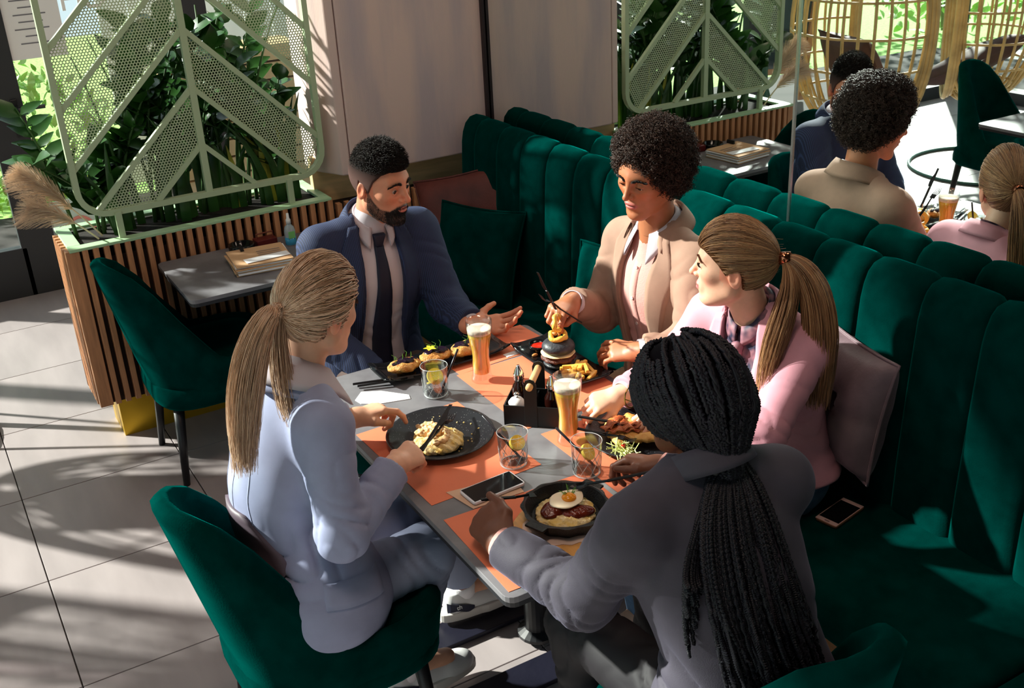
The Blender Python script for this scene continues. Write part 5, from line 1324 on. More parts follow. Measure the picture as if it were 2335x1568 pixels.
# ---------- woman with long braids ----------
def woman_braids():
    sk=dict(hip=(1.20,1.25,.56),waist=(1.19,1.27,.73),chest=(1.18,1.34,.88),neck=(1.185,1.395,1.035),shR=(1.345,1.345,.975),shL=(1.010,1.370,.975),
        elR=(1.42,1.52,.80),wrR=(1.345,1.715,.825),elL=(.960,1.470,.775),wrL=(.897,1.695,.800),
        hpR=(1.28,1.30,.53),hpL=(1.11,1.30,.53),knR=(1.32,1.68,.54),knL=(1.06,1.66,.54),anR=(1.32,1.70,.10),anL=(1.04,1.52,.10),toe=(0,1,0),w=1.0)
    e=empty('person',(1.19,1.28,0),label='woman with waist-length black braids in a charcoal blazer, her back to the viewer',cat='person'); o3=np.array([1.19,1.28,0])
    H=Head((1.200,1.446,1.160),(-.28,.94,-.16),roll=-.04,sc=1.04,fem=1)
    base=srgb(112,66,46)
    colorf=lambda V: H.color(V,base,srgb(120,60,60),None,cheek=(1.1,.9,.9))
    hL=hand_sdf(sk['wrL'],(.06,.97,.16),(-.62,-.12,.74),1,[1.0,1.2,1.3,1.35],1.08,fore=sk['elL'],thumb=[(.024,.022,-.004),(.044,.050,-.004),(.046,.082,-.004),(.040,.110,.002)])
    hR=hand_sdf(sk['wrR'],(-.45,.85,.0),(.35,.05,.92),-1,[.9,1.1,1.2,1.2],.92,fore=sk['elR'])
    body,headf=make_body(sk,H,base,colorf,[(hR,sk['wrR']),(hL,sk['wrL'])],e,o3,fem=1)
    v=lambda Fr: union_v(vband(Fr,[-.4,-.34,-.18,-.02,.12],[.0,.01,.045,.062,.06]),neckhole(Fr,.056))
    jk,jf,jfc,Fr=build_jacket(sk,charc,e,o3,v,fem=0,hemdrop=.15,flare=.03,seed=41,res=.006,wrk=1.5)
    V,F=shell(lambda p: jacket_sdf(sk,-.004,1,.10,sleeves=False,seed=42,wrk=.5)[0](p),[sk['hip'],sk['neck'],sk['shR'],sk['shL']],.012,.16); sh=raw('shirt',V-o3,F,pinksh,e,smooth=True)
    collar(Fr,charc,jk,o3,'jacket_collar',.070,.014,a0=.95,fall=.045,point=0,lift=.010,tilt=.42,frontdrop=.05)
    drape(jf,Fr,[(-.0012,-.02),(-.0012,-.55)],[(.0012,-.02),(.0012,-.55)],charc,'back_seam',jk,o3,n=30,k=2,off=-.0005,th=.0015,back=True)
    cuffring(sk['elL'],sk['wrL'],.037,pinksh,sh,o3,'shirt_cuff',L=.03,out=.014); cuffring(sk['elR'],sk['wrR'],.036,pinksh,sh,o3,'shirt_cuff',L=.03,out=.012)
    trousers(sk,mat('black_trousers',srgb(24,20,26),rough=.7),e,o3,fem=1,seed=43)
    for A in ('anR','anL'): shoe(np.array(sk[A])*1.0,sk['toe'],blacks,sole_b,e,o3)
    hl=hl_fn(.048,.040,-.004,.014,-.060); f=haircap(H,hl,.004); c=H.c; V,F=isosurf(f,c-.16,c+.18,.0035); cap=raw('hair',V-o3,F,hcap,e,smooth=True,col=np.tile((.006,.005,.007),(len(V),1)))
    T=np.array([1.200,1.350,1.062]); g=np.random.default_rng(8)
    # scalp braids: start along the hairline and crown, run back to the tie
    st=[]
    for az in np.linspace(-2.6,2.6,44):
        z=float(np.interp(abs(az),[0,.55,.85,1.15,1.4,1.6,1.85,2.15,PI],[.048,.048,.040,.022,-.004,0,.014,-.06,-.06]))+.004; d=np.array([math.sin(az),math.cos(az),0]); st.append((d,z))
    P=[]
    for d,z in st: P.append(H.w((d[0]*.085,d[1]*.10-.012,z)))
    for az in np.linspace(-1.3,1.3,15): P.append(H.w((math.sin(az)*.07,.05*math.cos(az)+.012,.095)))
    for az in np.linspace(-1.1,1.1,9): P.append(H.w((math.sin(az)*.065,-.03+.02*math.cos(az),.115)))
    Pr,_=roots(H,f,hl,70,17,margin=.004); Pf,_=roots(H,f,hl,1500,19,margin=.0,extra=lambda q:(q[:,1]>-.02)&(q[:,2]<hl(q)+.035)); P=np.concatenate([np.array(P),Pr,Pf[:70]]); gb=H.w((0,-.045,-.02)); gf=lambda p: smin(H.sc*H.cran(H.loc(p),.006),cap_(p,gb,T,.078,.034),.03)
    paths=surfpaths(H,gf,P,T,34,.006,3)
    V,F=isosurf(lambda p: smax(smin(f(p),cap_(p,gb,T,.070,.026),.02),-cap_(p,H.w((0,.06,-.05)),H.w((0,.02,-.13)),.06,.075),.01),c-.20,c+.18,.0045); o=raw('hair_mass',V-o3,F,hcap,cap,smooth=True,col=np.tile((.006,.005,.007),(len(V),1)))
    dC=paths-H.w((0,-.012,.02)); dC/=np.linalg.norm(dC,axis=2)[:,:,None]; paths=paths+dC*.005
    def braid(paths,r,cyc,colr,seed):
        g=np.random.default_rng(seed); n,m,_=paths.shape
        M=int(m*2.2); s=np.linspace(0,m-1.001,M); i=s.astype(int); fr=(s-i)[None,:,None]; Q=paths[:,i]*(1-fr)+paths[:,i+1]*fr
        tn=np.gradient(Q,axis=1); ln=np.linalg.norm(tn,axis=2); tn/=ln[:,:,None]+1e-9; arc=np.cumsum(ln,axis=1)
        ref=g.normal(size=(n,1,3)); u=np.cross(tn,np.broadcast_to(ref,tn.shape)); u/=np.linalg.norm(u,axis=2,keepdims=True)+1e-9; w=np.cross(tn,u); out=[]
        for k in range(3):
            ph=arc*cyc+k*2*PI/3; out.append(Q+u*(np.cos(ph)*r*.72)[:,:,None]+w*(np.sin(2*ph)*r*.35)[:,:,None])
        A=np.concatenate(out); c=np.repeat(np.array(colr)[None],len(A),0)*g.uniform(.6,1.6,(len(A),1)); return strands(A,r*.62,c,4)
    V,F,C=braid(paths,.0062,420,(.012,.011,.017),1); o=raw('braid',V-o3,F,hmd,cap,col=C); o['kind']='stuff'
    n=170; S=[]
    for k in range(n):
        a=g.uniform(0,2*PI); r_=math.sqrt(g.uniform()); x=r_*math.cos(a); y=r_*math.sin(a); L=g.uniform(.72,1.02)
        b0=T+H.R@np.array([x*.042,-.012+y*.02,.0+.02*y])
        end=np.array([1.165,1.130,.70])+np.array([x*.120,y*.030-.01,g.uniform(-.03,.05)])
        mid1=T+np.array([x*.095-.025,-.065+y*.03,-.03]); mid2=np.array([1.135,1.205,.92])+np.array([x*.110,y*.03,0])
        S.append(bez([b0,mid1,mid2,b0+(end-b0)*L],56))
    # a side curtain over her left shoulder blade
    for k in range(22):
        x=g.uniform(-1,1); b0=T+H.R@np.array([-.03+.01*x,.0,.0]); end=np.array([1.05+.035*x,1.225+.01*x,.84+g.uniform(-.07,.10)])
        S.append(bez([b0,b0+np.array([-.06,-.06,-.03]),np.array([1.05+.03*x,1.26,.93]),end],56))
    V,F,C=braid(np.array(S),.0052,480,(.010,.010,.015),2); o=raw('braid',V-o3,F,hmd,e,col=C); o['kind']='stuff'
    # wrap of braids round the tie
    mb=MB(); u=H.R[:,0]; ax_=vnorm(H.R@np.array([0,-.8,-.6])); w=np.cross(ax_,u)
    for j in range(3): mb.tube([T-o3+ax_*(.008*j-.006)+(u*1.15*math.cos(t)+w*.8*math.sin(t))*(.037+.002*math.sin(9*t+j)) for t in np.linspace(0,2*PI,41)[:-1]],.0065,n=8,closed=True)
    mb.build('braid_wrap',mat('hair_black',(.010,.009,.013),rough=.4),e,smooth=True)
    eyes(H,e,o3,(.02,.01,.006))
    gm=mat('gold',srgb(220,170,80),rough=.2,metal=1); mb=MB()
    for s in (-1,1):
        cc=H.w((s*.033,.112,.002)); mb.tube([cc+H.R@np.array([.024*math.cos(t),.0,.022*math.sin(t)])-o3 for t in np.linspace(0,2*PI,25)[:-1]],.0014,n=6,closed=True)
        mb.tube([H.w((s*.057,.110,.006))-o3,H.w((s*.078,.03,.006))-o3,H.w((s*.080,-.012,-.002))-o3],.0012,n=6)
    mb.tube([H.w((-.010,.116,.004))-o3,H.w((.010,.116,.004))-o3],.0012,n=6); mb.build('eyeglasses',gm,e,smooth=True)
    return e
for fn in (man_navy,man_beige,woman_pink,woman_blue,woman_braids):
    t_=time.time(); fn(); print(fn.__name__,round(time.time()-t_,1))
# ================= TABLE SETTING =================
TZ=.7502
pmat=mat('orange_paper',srgb(226,122,86),rough=.75,var=.05,vscale=10,bump=.05,bscale=200)
def placemat(x0,x1,y0,y1,rot,label,z=TZ):
    o=MB().box((0,0,.0005),(x1-x0,y1-y0,.0009)).build('placemat',pmat,loc=((x0+x1)/2,(y0+y1)/2,z),rz=rot); return tag(o,label,'placemat','orange paper placemats')
placemat(.865,1.175,1.985,2.408,.03,'orange paper placemat under the round black plate with risotto')
placemat(1.245,1.585,2.165,2.560,.0,'orange paper placemat under the burger plate, reaching to the condiment caddy')
placemat(1.250,1.590,2.568,2.757,.05,'orange paper placemat at the far edge of the table behind the tall beer')
placemat(1.262,1.590,1.745,2.120,.0,'orange paper placemat under the plate of bacon and chicken')
placemat(.862,1.245,1.592,1.905,-.03,'orange paper placemat under the wooden board with the cast iron pan')
blk=mat('black_ceramic',srgb(24,24,26),rough=.42,bump=.08,bscale=300); blkg=mat('black_gloss',srgb(14,14,16),rough=.12); blkw=mat('black_cutlery',srgb(16,14,16),rough=.28,metal=.4)
speck=mat('black_speckled',srgb(24,24,28),rough=.35)
def addspeck(m):
    nt=m.node_tree; N=nt.nodes; L=nt.links; tc=[n for n in N if n.type=='TEX_COORD'][0]; v=N.new('ShaderNodeTexVoronoi'); v.inputs['Scale'].default_value=170; L.new(tc.outputs['Object'],v.inputs['Vector'])
    rp=N.new('ShaderNodeValToRGB'); rp.color_ramp.elements[0].position=.07; rp.color_ramp.elements[0].color=(.5,.5,.5,1); rp.color_ramp.elements[1].position=.12; rp.color_ramp.elements[1].color=(*srgb(24,24,28),1)
    L.new(v.outputs['Distance'],rp.inputs[0]); L.new(rp.outputs[0],N['Principled BSDF'].inputs['Base Color'])
addspeck(speck)
def round_plate(x,y,r,label):
    m=MB(); m.lathe([(.001,.001),(r*.62,.001),(r*.70,.003),(r*.97,.016),(r,.019),(r*.985,.0215),(r*.93,.019),(r*.70,.0085),(r*.6,.0065),(.001,.006)],n=64)
    o=m.build('plate',speck,loc=(x,y,TZ+.001),smooth=True); return tag(o,label,'plate')
round_plate(1.035,2.253,.143,'large round black speckled plate holding the risotto')
round_plate(1.455,1.955,.138,'round black plate with bacon, chicken and salad half hidden by the braids')
def lump(name,c,r,res,m,label=None,cat=None,group=None,parent=None,amp=.004,fr=90,seed=0,rot=0,flat=.0,extra=None,o3=None,col=None,col_fn=None):
    c=np.array(c,float); R=rotm('Z',rot).astype(np.float32)
    def f(p):
        q=(p-c.astype(np.float32))@R
        d=ell_(q,(0,0,0),r)+amp*wob(q,np.float32(fr),seed)+amp*.6*wob(q,np.float32(fr*2.3),seed+3)
        d=smax(d,-(q[:,2]+flat) if flat else d-1,.003) if flat else d
        if extra: d=extra(q,d)
        return d
    rr=np.array(r)+amp*3+.008
    m_=max(rr[:2]); V,F=isosurf(f,c-[m_,m_,rr[2]],c+[m_,m_,rr[2]],res)
    cc=None if col_fn is None else col_fn((V-c.astype(np.float32))@R)
    o3=c if o3 is None else np.array(o3)
    o=raw(name,V-o3,F,m,parent,smooth=True,col=cc)
    if parent is None: o.location=tuple(c)
    if label: tag(o,label,cat,group)
    return o
risot=mat('risotto',srgb(228,190,104),rough=.5,col2=srgb(232,208,160),vscale=60,bump=.6,bscale=260)
chick=mat('creamy_chicken',srgb(222,178,126),rough=.4,var=.2,vscale=40,bump=.3,bscale=200)
meatb=mat('fried_brown',srgb(190,116,48),rough=.5,col2=srgb(214,158,78),vscale=50,bump=.9,bscale=260)
ra=empty('risotto',(1.005,2.215,TZ+.008),label='mound of golden risotto topped with creamy chicken strips on the round plate',cat='food')
g=np.random.default_rng(3)
lump('rice',(1.008,2.213,.772),(.066,.064,.022),.003,risot,parent=ra,amp=.0038,fr=190,seed=1,flat=.012,o3=ra.location)
for k in range(16):
    a=g.uniform(0,2*PI); r_=g.uniform(0,.052); lump('chicken_piece',(1.005+r_*math.cos(a),2.225+r_*math.sin(a),.789+.012*(1-r_/.06)),(.022,.011,.008),.0022,chick,parent=ra,amp=.0028,fr=230,seed=k,rot=g.uniform(0,PI),o3=ra.location)
mb=MB()
for k in range(30):
    a=g.uniform(0,2*PI); r_=g.uniform(.07,.12); mb.box((r_*math.cos(a)+.03,r_*math.sin(a)+.035,.002+.002*0),(.0035,.0028,.0025),R=rotm('Z',a))
o=mb.build('crumbs',risot,ra); o['kind']='stuff'
# cutlery
def cut(kind,p0,p1,label,roll=0,nrm=(0,0,1),L=None,group='black cutlery on the table'):
    """p0 handle end, p1 tip"""
    p0=np.array(p0,float);p1=np.array(p1,float); d=p1-p0; Ln=np.linalg.norm(d); R=look(d,nrm)
    e=empty(kind,tuple(p0),label=label,cat=kind,group=None); mb=MB(); n=14
    hl_=.52*Ln; mb2=MB()
    P=[R@np.array([0,t,0]) for t in np.linspace(0,hl_,5)]
    mb2.box(tuple(R@np.array([0,hl_/2,0])),(.009,hl_,.0045),R=R,bev=.0015); mb2.build('handle',blkw,e)
    if kind=='knife':
        V=[];F=[]
        for i in range(n):
            t=i/(n-1); y=hl_+(Ln-hl_)*t; w=.0045+.0075*math.sin(PI*min(1,t*1.25+.12)**.8)*(1-max(0,(t-.8)/.2)**2)
            for z in (-.0008,.0008): V+=[R@np.array([-.0045,y,z]),R@np.array([w,y,z])]
        F=[(4*i+a,4*i+b_,4*i+4+b_,4*i+4+a) for i in range(n-1) for a,b_ in ((0,1),(1,3),(3,2),(2,0))]; F.append((4*n-4,4*n-3,4*n-1,4*n-2)); raw('blade',V,F,blkw,e)
    elif kind=='fork':
        mb.tube([R@np.array(q) for q in [(0,hl_,0),(0,hl_+(Ln-hl_)*.4,.004)]],[.003,.003],n=6); y0=hl_+(Ln-hl_)*.4; mb.box(tuple(R@np.array([0,y0+.008,.002])),(.020,.018,.002),R=R,bev=.0008)
        for x in (-.0085,-.0028,.0028,.0085): mb.tube([R@np.array([x,y0+.014,.002]),R@np.array([x,y0+(Ln-y0)*.6,-.003]),R@np.array([x,Ln,.003])],[.0014,.0013,.0007],n=5)
        mb.build('tines',blkw,e)
    else:
        mb.tube([R@np.array([0,hl_,0]),R@np.array([0,Ln-.045,.003])],[.003,.003],n=6); c=R@np.array([0,Ln-.022,0]); mb.lathe([(.001,-.006),(.010,-.004),(.016,.0),(.0165,.001),(.010,-.003),(.001,-.005)],c=c,n=18,R=R,sx=1,sy=1.5); mb.build('bowl',blkw,e)
    return e
cut('knife',(.905,2.085,.838),(1.105,2.322,.800),'black knife in the blonde woman\'s right hand, crossing the risotto',nrm=(-.6,.3,.7))
cut('fork',(.912,2.105,.832),(1.085,2.272,.796),'black fork held under the knife over the risotto')
cut('knife',(.962,2.668,.762),(1.165,2.590,.768),'thin black knife resting on the near rim of the long plate')
cut('fork',(.968,2.648,.762),(1.160,2.575,.770),'black fork resting beside the knife on the long plate rim')
cut('knife',(1.34,2.060,.805),(1.455,1.94,.792),'black knife lying across the bacon, in the pink woman\'s hand')
cut('fork',(1.315,2.035,.790),(1.405,1.90,.785),'black fork at the near edge of the bacon plate')
cut('fork',(.918,1.815,.838),(1.075,1.790,.806),'black fork held in the braided woman\'s left hand, its tines in the pan')
cut('spoon',(1.262,1.655,.868),(1.125,1.775,.812),'black handled spoon leaning on the right rim of the pan')
cut('knife',(1.515,2.432,.935),(1.455,2.425,1.065),'black steak knife raised upright in the afro man\'s right hand',nrm=(.6,-.8,.2))
cut('fork',(1.585,2.405,.885),(1.450,2.412,1.000),'thin dark fork held pointing up left beside the onion rings')
# long tray
lt=empty('long_plate',(1.247,2.668,TZ),.0,label='long rectangular black plate with upturned ends at the far table edge',cat='plate'); lt.rotation_euler=(0,0,.0)
V=[];nx,ny=17,7
for i in range(nx):
    for j in range(ny):
        u=-1+2*i/(nx-1); v=-1+2*j/(ny-1); V.append((u*.206,v*.068,.004+.016*max(0,(abs(u)-.72)/.28)**1.5+.010*abs(v)**5))
mb=MB(); mb.add(V,[(i*ny+j,(i+1)*ny+j,(i+1)*ny+j+1,i*ny+j+1) for i in range(nx-1) for j in range(ny-1)]); mb.build('tray',blkg,lt,smooth=True,solid=.005)
berry=mat('berry_glaze',srgb(30,16,34),rough=.12,bump=.6,bscale=150); green=mat('herb_green',srgb(90,150,40),rough=.5); yel=mat('petal_yellow',srgb(225,205,40),rough=.6)
for k,(x,y,lab) in enumerate([(1.125,2.662,'golden fried fritter with dark berry sauce, leftmost on the long plate'),(1.232,2.668,'fried fritter with a yellow flower, middle of the long plate'),(1.325,2.660,'fried fritter with dark sauce beside the tall beer on the long plate')]):
    e=empty('fritter',(x,y,TZ+.01),label=lab,cat='food',group='berry glazed fritters on the long plate')
    lump('crust',(x,y,.778),(.052,.036,.017),.003,meatb,parent=e,amp=.0032,fr=130,seed=20+k,o3=e.location,rot=.2*k)
    lump('glaze',(x+.004,y+.002,.790),(.040,.020,.009),.003,berry,parent=e,amp=.003,fr=140,seed=30+k,o3=e.location)
    mb=MB()
    for j in range(26): a=g.uniform(0,2*PI); r_=g.uniform(0,1)**.5; mb.lathe([(.001,-.004),(.0034,-.002),(.004,0),(.003,.0028),(.001,.004)],c=(.036*r_*math.cos(a),.017*r_*math.sin(a),.032-.010*r_*r_),n=7)
    mb.build('berries',berry,e,smooth=True)['kind']='stuff'
    if k==1:
        for j in range(5): a=j*1.25; v,fc=leaf_mesh(.020,.014,.2,.3,3); mb=MB(); mb.add((v@rotm('X',.5).T)@rotm('Z',a).T+np.array([-.016,0,.043]),fc); mb.build('petal',yel,e)
    mb=MB()
    for j in range(5): p=np.array([g.uniform(-.03,.03),g.uniform(-.01,.02),.036]); mb.tube([p,p+np.array([.004,.0,.012]),p+np.array([.012*g.normal()*.5,.004,.020])],[.0012,.001,.0004],n=4)
    mb.build('herb',green,e)
# napkins
clothm=mat('napkin_white',(.82,.81,.82),rough=.9,bump=.1,bscale=200)
def napkin(c,poly,label,rot=0,fold=.006,m=clothm,name='napkin'):
    n=18; pts=np.array(poly,float); cen=pts.mean(0); V=[];F=[]
    # polygon fan rings
    k=len(pts); per=[]
    for i in range(k):
        for t in np.linspace(0,1,6)[:-1]: per.append(pts[i]*(1-t)+pts[(i+1)%k]*t)
    per=np.array(per); M=len(per); rings=6; gg=np.random.default_rng(int(c[0]*1000))
    for r in range(rings+1):
        s=r/rings; P=cen+(per-cen)*s; z=fold*(1-s**2)+.0022*np.sin(P[:,0]*90+P[:,1]*60)*(1-s)+.0015
        V+= [(a,b_,z_) for (a,b_),z_ in zip(P,z)]
    F=[(r*M+i,r*M+(i+1)%M,(r+1)*M+(i+1)%M,(r+1)*M+i) for r in range(rings) for i in range(M)]
    V+=[(a,b_,0.0) for a,b_ in per]; F+=[(rings*M+i,rings*M+(i+1)%M,(rings+1)*M+(i+1)%M,(rings+1)*M+i) for i in range(M)]
    o=raw(name,V,F,m,None,smooth=False,loc=c); return tag(o,label,'napkin')
napkin((1.0,2.55,TZ),[(-.065,.04),(-.03,.078),(.02,.05),(.075,-.02),(.068,-.045),(-.02,-.02),(-.06,.01)],'folded white napkin between the long plate and the blonde woman')
napkin((1.455,2.592,TZ+.001),[(-.03,.008),(.05,.012),(.055,-.014),(-.028,-.016)],'small white napkin tucked at the left tip of the burger plate',fold=.003)
napkin((1.0,1.965,TZ+.001),[(-.075,.045),(.09,.02),(.08,-.06),(-.055,-.055)],'beige paper napkin under the phone',fold=.001,m=mat('kraft_paper',srgb(214,176,148),rough=.8))
# phones
def phone(c,rz,L,Wd,edge,label):
    e=empty('phone',c,rz,label,'phone'); poly=[]
    r=.009
    for cx,cy,a0 in ((L/2-r,Wd/2-r,0),(-L/2+r,Wd/2-r,PI/2),(-L/2+r,-Wd/2+r,PI),(L/2-r,-Wd/2+r,1.5*PI)):
        for k in range(5): a=a0+k*PI/8; poly.append((cx+r*math.cos(a),cy+r*math.sin(a)))
    MB().prism(poly,.0005,.0078).build('case',edge,e,bev=.0015)
    return e
ph=phone((1.022,1.955,TZ+.0045),.06,.146,.071,mat('phone_white',(.8,.8,.84),rough=.3),'black screened phone with a white case on a napkin by the pan')
MB().box((0,0,.0082),(.138,.063,.0008),bev=.0003).build('screen',blkg,ph)
ph2=phone((1.952,1.714,.4615),.19,.138,.069,mat('rose_gold',srgb(214,150,120),rough=.25,metal=.8),'rose gold phone lying face up on the green bench seat')
MB().box((0,0,.0080),(.134,.064,.0006)).build('front_panel',mat('phone_face',srgb(200,170,165),rough=.3),ph2)
MB().box((0,0,.0086),(.104,.060,.0006)).build('screen',blkg,ph2); MB().box((-.060,0,.0086),(.004,.014,.0006)).build('home_button',mat('grey_btn',srgb(120,100,98),rough=.4),ph2)
# glasses
gmat=mat('drinking_glass',(1,1,1),rough=.02,trans=1,ior=1.45); watm=glass_thin('water_clear',(.96,.98,.98),.03)
def cutglass():
    m=bpy.data.materials.new('cut_glass'); m.use_nodes=True; nt=m.node_tree; N=nt.nodes; L=nt.links; b=N['Principled BSDF']; b.inputs['Base Color'].default_value=(1,1,1,1); b.inputs['Roughness'].default_value=.03; b.inputs['Transmission Weight'].default_value=1
    return m
def mixglass(name,fac):
    m=cutglass(); m.name=name; nt=m.node_tree; N=nt.nodes; L=nt.links; t=N.new('ShaderNodeBsdfTransparent'); mx=N.new('ShaderNodeMixShader'); mx.inputs[0].default_value=fac; L.new(N['Principled BSDF'].outputs[0],mx.inputs[2]); L.new(t.outputs[0],mx.inputs[1]); L.new(mx.outputs[0],N['Material Output'].inputs['Surface']); return m
cg=glass_thin('cut_glass_clear',(.94,.96,.96),.22); cutm=mat('cut_facets',(.85,.87,.88),rough=.08,alpha=.42,spec=1); gmat=glass_thin('beer_glass_clear',(.95,.96,.96),.24)
def tumbler(x,y,label,seed):
    e=empty('water_glass',(x,y,TZ),seed*.7,label,'glass','cut glass tumblers with lemon water'); n=72
    r0,r1,h=.0335,.0385,.092
    V=[];zs=np.linspace(0,h,31)
    for z in zs:
        for k in range(n):
            a=2*PI*k/n; r=r0+(r1-r0)*z/h
            cutz=np.clip((.056-z)/.01,0,1)*np.clip((z-.004)/.006,0,1)
            t1=abs(((a*6/PI+z*95)%1)-.5)*2; t2=abs(((a*6/PI-z*95)%1)-.5)*2
            r-=.0*cutz*(max(0,1-t1*3.2)+max(0,1-t2*3.2)); V.append((r*math.cos(a),r*math.sin(a),z))
    m_=len(zs); inner=[(r1-.0016,h),(r1-.0022,h-.002),(r0+.0025,.016),(r0-.004,.010),(.0005,.009)]
    for r,z in inner:
        for k in range(n): a=2*PI*k/n; V.append((r*math.cos(a),r*math.sin(a),z))
    T=m_+len(inner); F=[(i*n+k,i*n+(k+1)%n,(i+1)*n+(k+1)%n,(i+1)*n+k) for i in range(T-1) for k in range(n)]; F.append(tuple(range(n-1,-1,-1))); F.append(tuple((T-1)*n+k for k in range(n)))
    raw('glass_body',V,F,cg,e,smooth=False)
    mb=MB()
    for k in range(9):
        for sg in (-1,1):
            a0=2*PI*k/9; P=[((r0+(r1-r0)*z/h+.0004)*math.cos(a0+sg*z*16),(r0+(r1-r0)*z/h+.0004)*math.sin(a0+sg*z*16),z) for z in np.linspace(.006,.055,7)]; mb.tube(P,[.0002,.0008,.0009,.0009,.0009,.0008,.0002],n=5)
    mb.tube([(r0*.96*math.cos(t),r0*.96*math.sin(t),.004) for t in np.linspace(0,2*PI,33)[:-1]],.0022,n=6,closed=True); mb.tube([(r1*math.cos(t),r1*math.sin(t),h) for t in np.linspace(0,2*PI,49)[:-1]],.0009,n=6,closed=True)
    mb.build('cut_pattern',cutm,e,smooth=True)
    lv=.058; ri=r0+.0025+(r1-.0022-r0-.0025)*((lv-.016)/(h-.018))
    m=MB(); m.lathe([(.0005,.0092),(r0-.0042,.0102),(r0+.0023,.0162),(ri-.0002,lv),(.0005,lv)],n=48); m.build('water',watm,e,smooth=False)
    return e
orange=mat('citrus',srgb(245,190,60),rough=.35,var=.2,vscale=60,spec=.6); rind=mat('rind',srgb(240,205,80),rough=.5)
strawm=mat('black_straw',srgb(26,24,34),rough=.3)
def lemon(c,r,th,R,label,m):
    e=empty('citrus_slice',c,label=label,cat='fruit slice'); mb=MB(); mb.lathe([(.001,-th/2),(r*.9,-th/2),(r*.9,th/2),(.001,th/2)],n=24,R=R); mb.build('flesh',m,e)
    mb=MB(); mb.lathe([(r*.9,-th/2*1.02),(r,-th/2),(r,th/2),(r*.9,th/2*1.02)],n=24,R=R,cap=False); mb.build('rind',rind,e)
    for k in range(6):
        a=k*PI/3; mb=MB(); mb.box(tuple(np.array(R)@np.array([r*.42*math.cos(a),r*.42*math.sin(a),th/2])),(r*.8,.001,.001),R=np.array(R)@rotm('Z',a)); mb.build('pith',mat('pith',srgb(250,232,170),rough=.5),e)
    return e
def straw(p0,p1,label):
    p0=np.array(p0);p1=np.array(p1); mb=MB(); mb.tube([(0,0,0),tuple(p1-p0)],[.0032,.0032],n=10); o=mb.build('straw',strawm,loc=tuple(p0),smooth=True); return tag(o,label,'straw')
tumbler(1.140,2.487,'cut glass tumbler with lemon and straw beside the long plate',1)
tumbler(1.127,2.032,'cut glass tumbler with orange piece and straw, right of the risotto plate',2)
tumbler(1.252,1.892,'cut glass tumbler with orange slice and straw, right behind the pan',3)
straw((1.155,2.472,.772),(1.205,2.458,.885),'black straw leaning right in the tumbler beside the long plate')
straw((1.142,2.012,.765),(1.083,2.100,.872),'black straw leaning left in the tumbler by the risotto plate')
straw((1.268,1.872,.768),(1.196,1.938,.874),'black straw leaning left in the tumbler behind the pan')
lemon((1.143,2.49,.806),.024,.006,rotm('X',.9),'lemon slice floating in the tumbler beside the long plate',mat('lemon',srgb(240,220,80),rough=.3))
lemon((1.134,2.480,.797),.022,.005,rotm('X',-.5),'second lemon slice lower in the tumbler beside the long plate',MATS['lemon'])
lemon((1.138,2.030,.808),.019,.013,rotm('X',.8),'orange chunk floating in the tumbler by the risotto plate',orange)
lemon((1.258,1.895,.806),.021,.008,rotm('X',.9)@rotm('Y',.4),'orange slice floating in the tumbler behind the pan',orange)
beerm=mat('beer',(1.0,.56,.10),rough=.3,sss=1.0); beerm.node_tree.nodes['Principled BSDF'].inputs['Subsurface Scale'].default_value=.04; foamm=mat('beer_foam',srgb(248,232,214),rough=.8,bump=.3,bscale=500)
def beer(x,y,label):
    e=empty('beer_glass',(x,y,TZ),0,label,'glass','tall glasses of wheat beer'); S=1.0
    op=[(.029,0),(.031,.002),(.0305,.012),(.027,.020),(.0265,.045),(.0245,.075),(.0265,.100),(.032,.130),(.0365,.160),(.0380,.188)]
    ip=[(.0366,.188),(.0350,.160),(.0306,.130),(.0251,.100),(.0231,.075),(.0250,.045),(.0235,.026),(.0005,.022)]
    m=MB(); m.lathe(op+ip,n=48); m.build('glass_body',gmat,e,smooth=True)
    m=MB(); m.lathe([(.0005,.0225),(.0228,.0262),(.0248,.045),(.0229,.075),(.0249,.100),(.0304,.130),(.0337,.1499),(.0005,.1499)],n=48); m.build('beer',beerm,e,smooth=False)
    m=MB(); m.lathe([(.0005,.1502),(.0338,.1502),(.0352,.164),(.0330,.1655),(.015,.164),(.0005,.1635)],n=48); m.build('foam',foamm,e,smooth=True)
    return e
beer(1.293,2.492,'tall glass of wheat beer at the right end of the long plate')
beer(1.302,2.048,'tall glass of wheat beer in front of the condiment caddy')
# condiment caddy
blackm=mat('matt_black',srgb(12,12,13),rough=.5); woodh=mat('dowel_wood',srgb(222,176,120),rough=.5,var=.1,vscale=20)
cd=empty('condiment_caddy',(1.300,2.207,TZ),-PI/4+.03,'black metal condiment caddy with a wooden dowel handle, middle of the table','caddy')
m=MB()
m.box((0,0,.003),(.150,.110,.006)); m.box((0,-.0535,.032),(.150,.003,.058)); m.box((0,.0535,.032),(.150,.003,.058)); m.box((-.0735,0,.032),(.003,.110,.058)); m.box((.0735,0,.032),(.003,.110,.058))
m.build('box',blackm,cd,bev=.0015)
for y in (-.056,.056):
    mb=MB(); pl_=[(-.017,.0),(.017,.0),(.017,.125),(.012,.137),(0,.142),(-.012,.137),(-.017,.125)]; mb.prism(pl_,-.0018,.0018,R=rotm('X',PI/2),c=(0,y,.0)); mb.build('upright',blackm,cd,bev=.0006)
mb=MB(); mb.tube([(0,-.068,.122),(0,.062,.122)],[.0095,.0095],n=18); mb.build('dowel_handle',woodh,cd,smooth=True)
MB().box((0,0,.030),(.003,.105,.050)).build('divider',blackm,cd)
